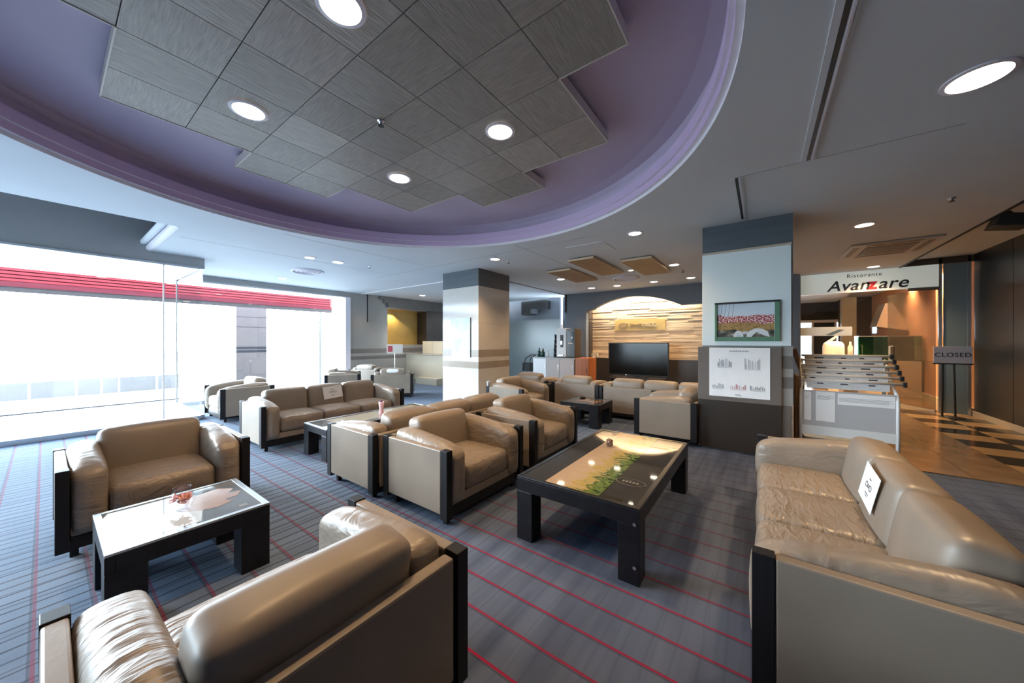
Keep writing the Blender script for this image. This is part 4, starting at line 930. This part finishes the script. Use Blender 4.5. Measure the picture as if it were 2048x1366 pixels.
l = bpy.data.lights.new('niche_lamp', 'SPOT'); l.energy = 25; l.color = (1, .8, .45); l.spot_size = 2.0; l.shadow_soft_size = .05
o = bpy.data.objects.new('niche_lamp', l); COL.objects.link(o); o.location = (WX2 - .3, 7.0, 2.40); tag(o, 'small lamp in the gold niche', 'light')
def vent(label, x, y):
    t = thing('ceiling_vent', label, 'vent', (x, y, CZ)); 
    for r in (.30, .22, .15, .08): MB().lathe([(r, 0), (r, -.02), (r - .035, -.035), (r - .05, -.02), (r - .045, 0)], n=32, caps=False).build('vent_ring', M_MOLDW, t)
    MB().lathe([(.28, -.004), (.002, -.004)], n=32, caps=False).build('dark_core', M_INKG, t); return t
vent('round ceiling vent between downlights near the window', -7.54, 3.19); vent('round ceiling vent in front of the arch', -2.5, 7.83)
ac = thing('air_conditioner', 'square ceiling air-conditioning cassette before the restaurant sign', 'air conditioner', (1.55, 7.65, CZ - .003))
M_ACP = mat('cream_plastic', (.50, .46, .42), .45)
bx(-.46, .46, -.5, .5, -.025, 0).build('panel', M_ACP, ac, bevel=.012); bx(-.27, .27, -.3, .3, -.032, -.02).build('grille', mat('grille_brown', (.16, .13, .11), .5), ac)
for k in range(8): bx(-.26, .26, -.28 + k * .075, -.265 + k * .075, -.036, -.031).build('grille_slat', M_ACP, ac)
for s_ in (-1, 1): bx(s_ * .38 - .03, s_ * .38 + .03, -.34, .34, -.029, -.02).build('louvre', MATS['grille_brown'], ac); bx(-.28, .28, s_ * .42 - .03, s_ * .42 + .03, -.029, -.02).build('louvre', MATS['grille_brown'], ac)
for (lb, x0, x1, y0, y1) in (('brown ceiling board between the other two, above the television row', -2.74, -2.28, 5.42, 7.0), ('brown ceiling board nearest the cream column', -3.54, -3.03, 6.05, 7.45), ('brown ceiling board nearest the picture column', -2.0, -1.49, 5.98, 7.5)):
    t = thing('ceiling_board', lb, 'ceiling board', ((x0 + x1) / 2, (y0 + y1) / 2, CZ), 0, 'brown boards hung under the ceiling'); a, b_ = (x1 - x0) / 2, (y1 - y0) / 2
    for k in range(3): bx(-a, a, -b_ + k * 2 * b_ / 3 + .001, -b_ + (k + 1) * 2 * b_ / 3 - .001, -.05, -.02).build('board', M_CORK, t)
    e = MB(); e.box(-a - .006, a + .006, -b_ - .006, -b_, -.053, -.018); e.box(-a - .006, a + .006, b_, b_ + .006, -.053, -.018); e.box(-a - .006, -a, -b_, b_, -.053, -.018); e.box(a, a + .006, -b_, b_, -.053, -.018); e.build('edge_strip', mat('pale_wood_edge', (.6, .46, .3), .4), t)
    for (p, q) in ((-a * .7, -b_ * .7), (a * .7, b_ * .7)): bx(p - .01, p + .01, q - .01, q + .01, -.02, 0).build('hanger', M_CHROME, t)
def sprinkler(label, x, y, z):
    t = thing('sprinkler', label, 'sprinkler', (x, y, z), 0, 'fire sprinklers'); MB().lathe([(.03, 0), (.03, -.006), (.012, -.012), (.012, -.03), (.006, -.035)], n=14).build('head', M_CHROME, t, smooth=True); MB().lathe([(.022, -.036), (.022, -.040)], n=14).build('deflector', M_BLK, t)
for (lb, x, y, z) in (('sprinkler head at the centre of the tile field', -2.383, 1.539, TZ), ('sprinkler head in the ceiling past the restaurant-side downlight', 1.55, 5.4, CZ), ('sprinkler head beside the downlight before the cream column', -3.7, 4.95, CZ), ('sprinkler head past the downlights by the window', -6.1, 3.7, CZ), ('sprinkler head beside the column-side row of downlights', -1.3, 7.7, CZ)): sprinkler(lb, x, y, z)
# track spotlight by the dark wall
tl = thing('track_spotlight', 'black floodlight hanging from the ceiling track by the charcoal wall', 'light', (2.32, 6.55, 2.92))
bx(-.15, .02, -.03, .03, -.03, 0).build('mount', M_BLK, tl); MB().tube([(-.05, 0, -.02), (-.05, -.06, -.08), (-.05, -.13, -.11)], .012).build('yoke', M_BLK, tl); MB().tube([(-.05, 0, -.02), (-.05, .06, -.08), (-.05, .13, -.11)], .012).build('yoke', M_BLK, tl)
MB().prism([(-.16, -.24), (.10, -.28), (.06, -.14), (-.10, -.10)], 'y', -.13, .13).build('housing', M_BLK, tl, bevel=.006)
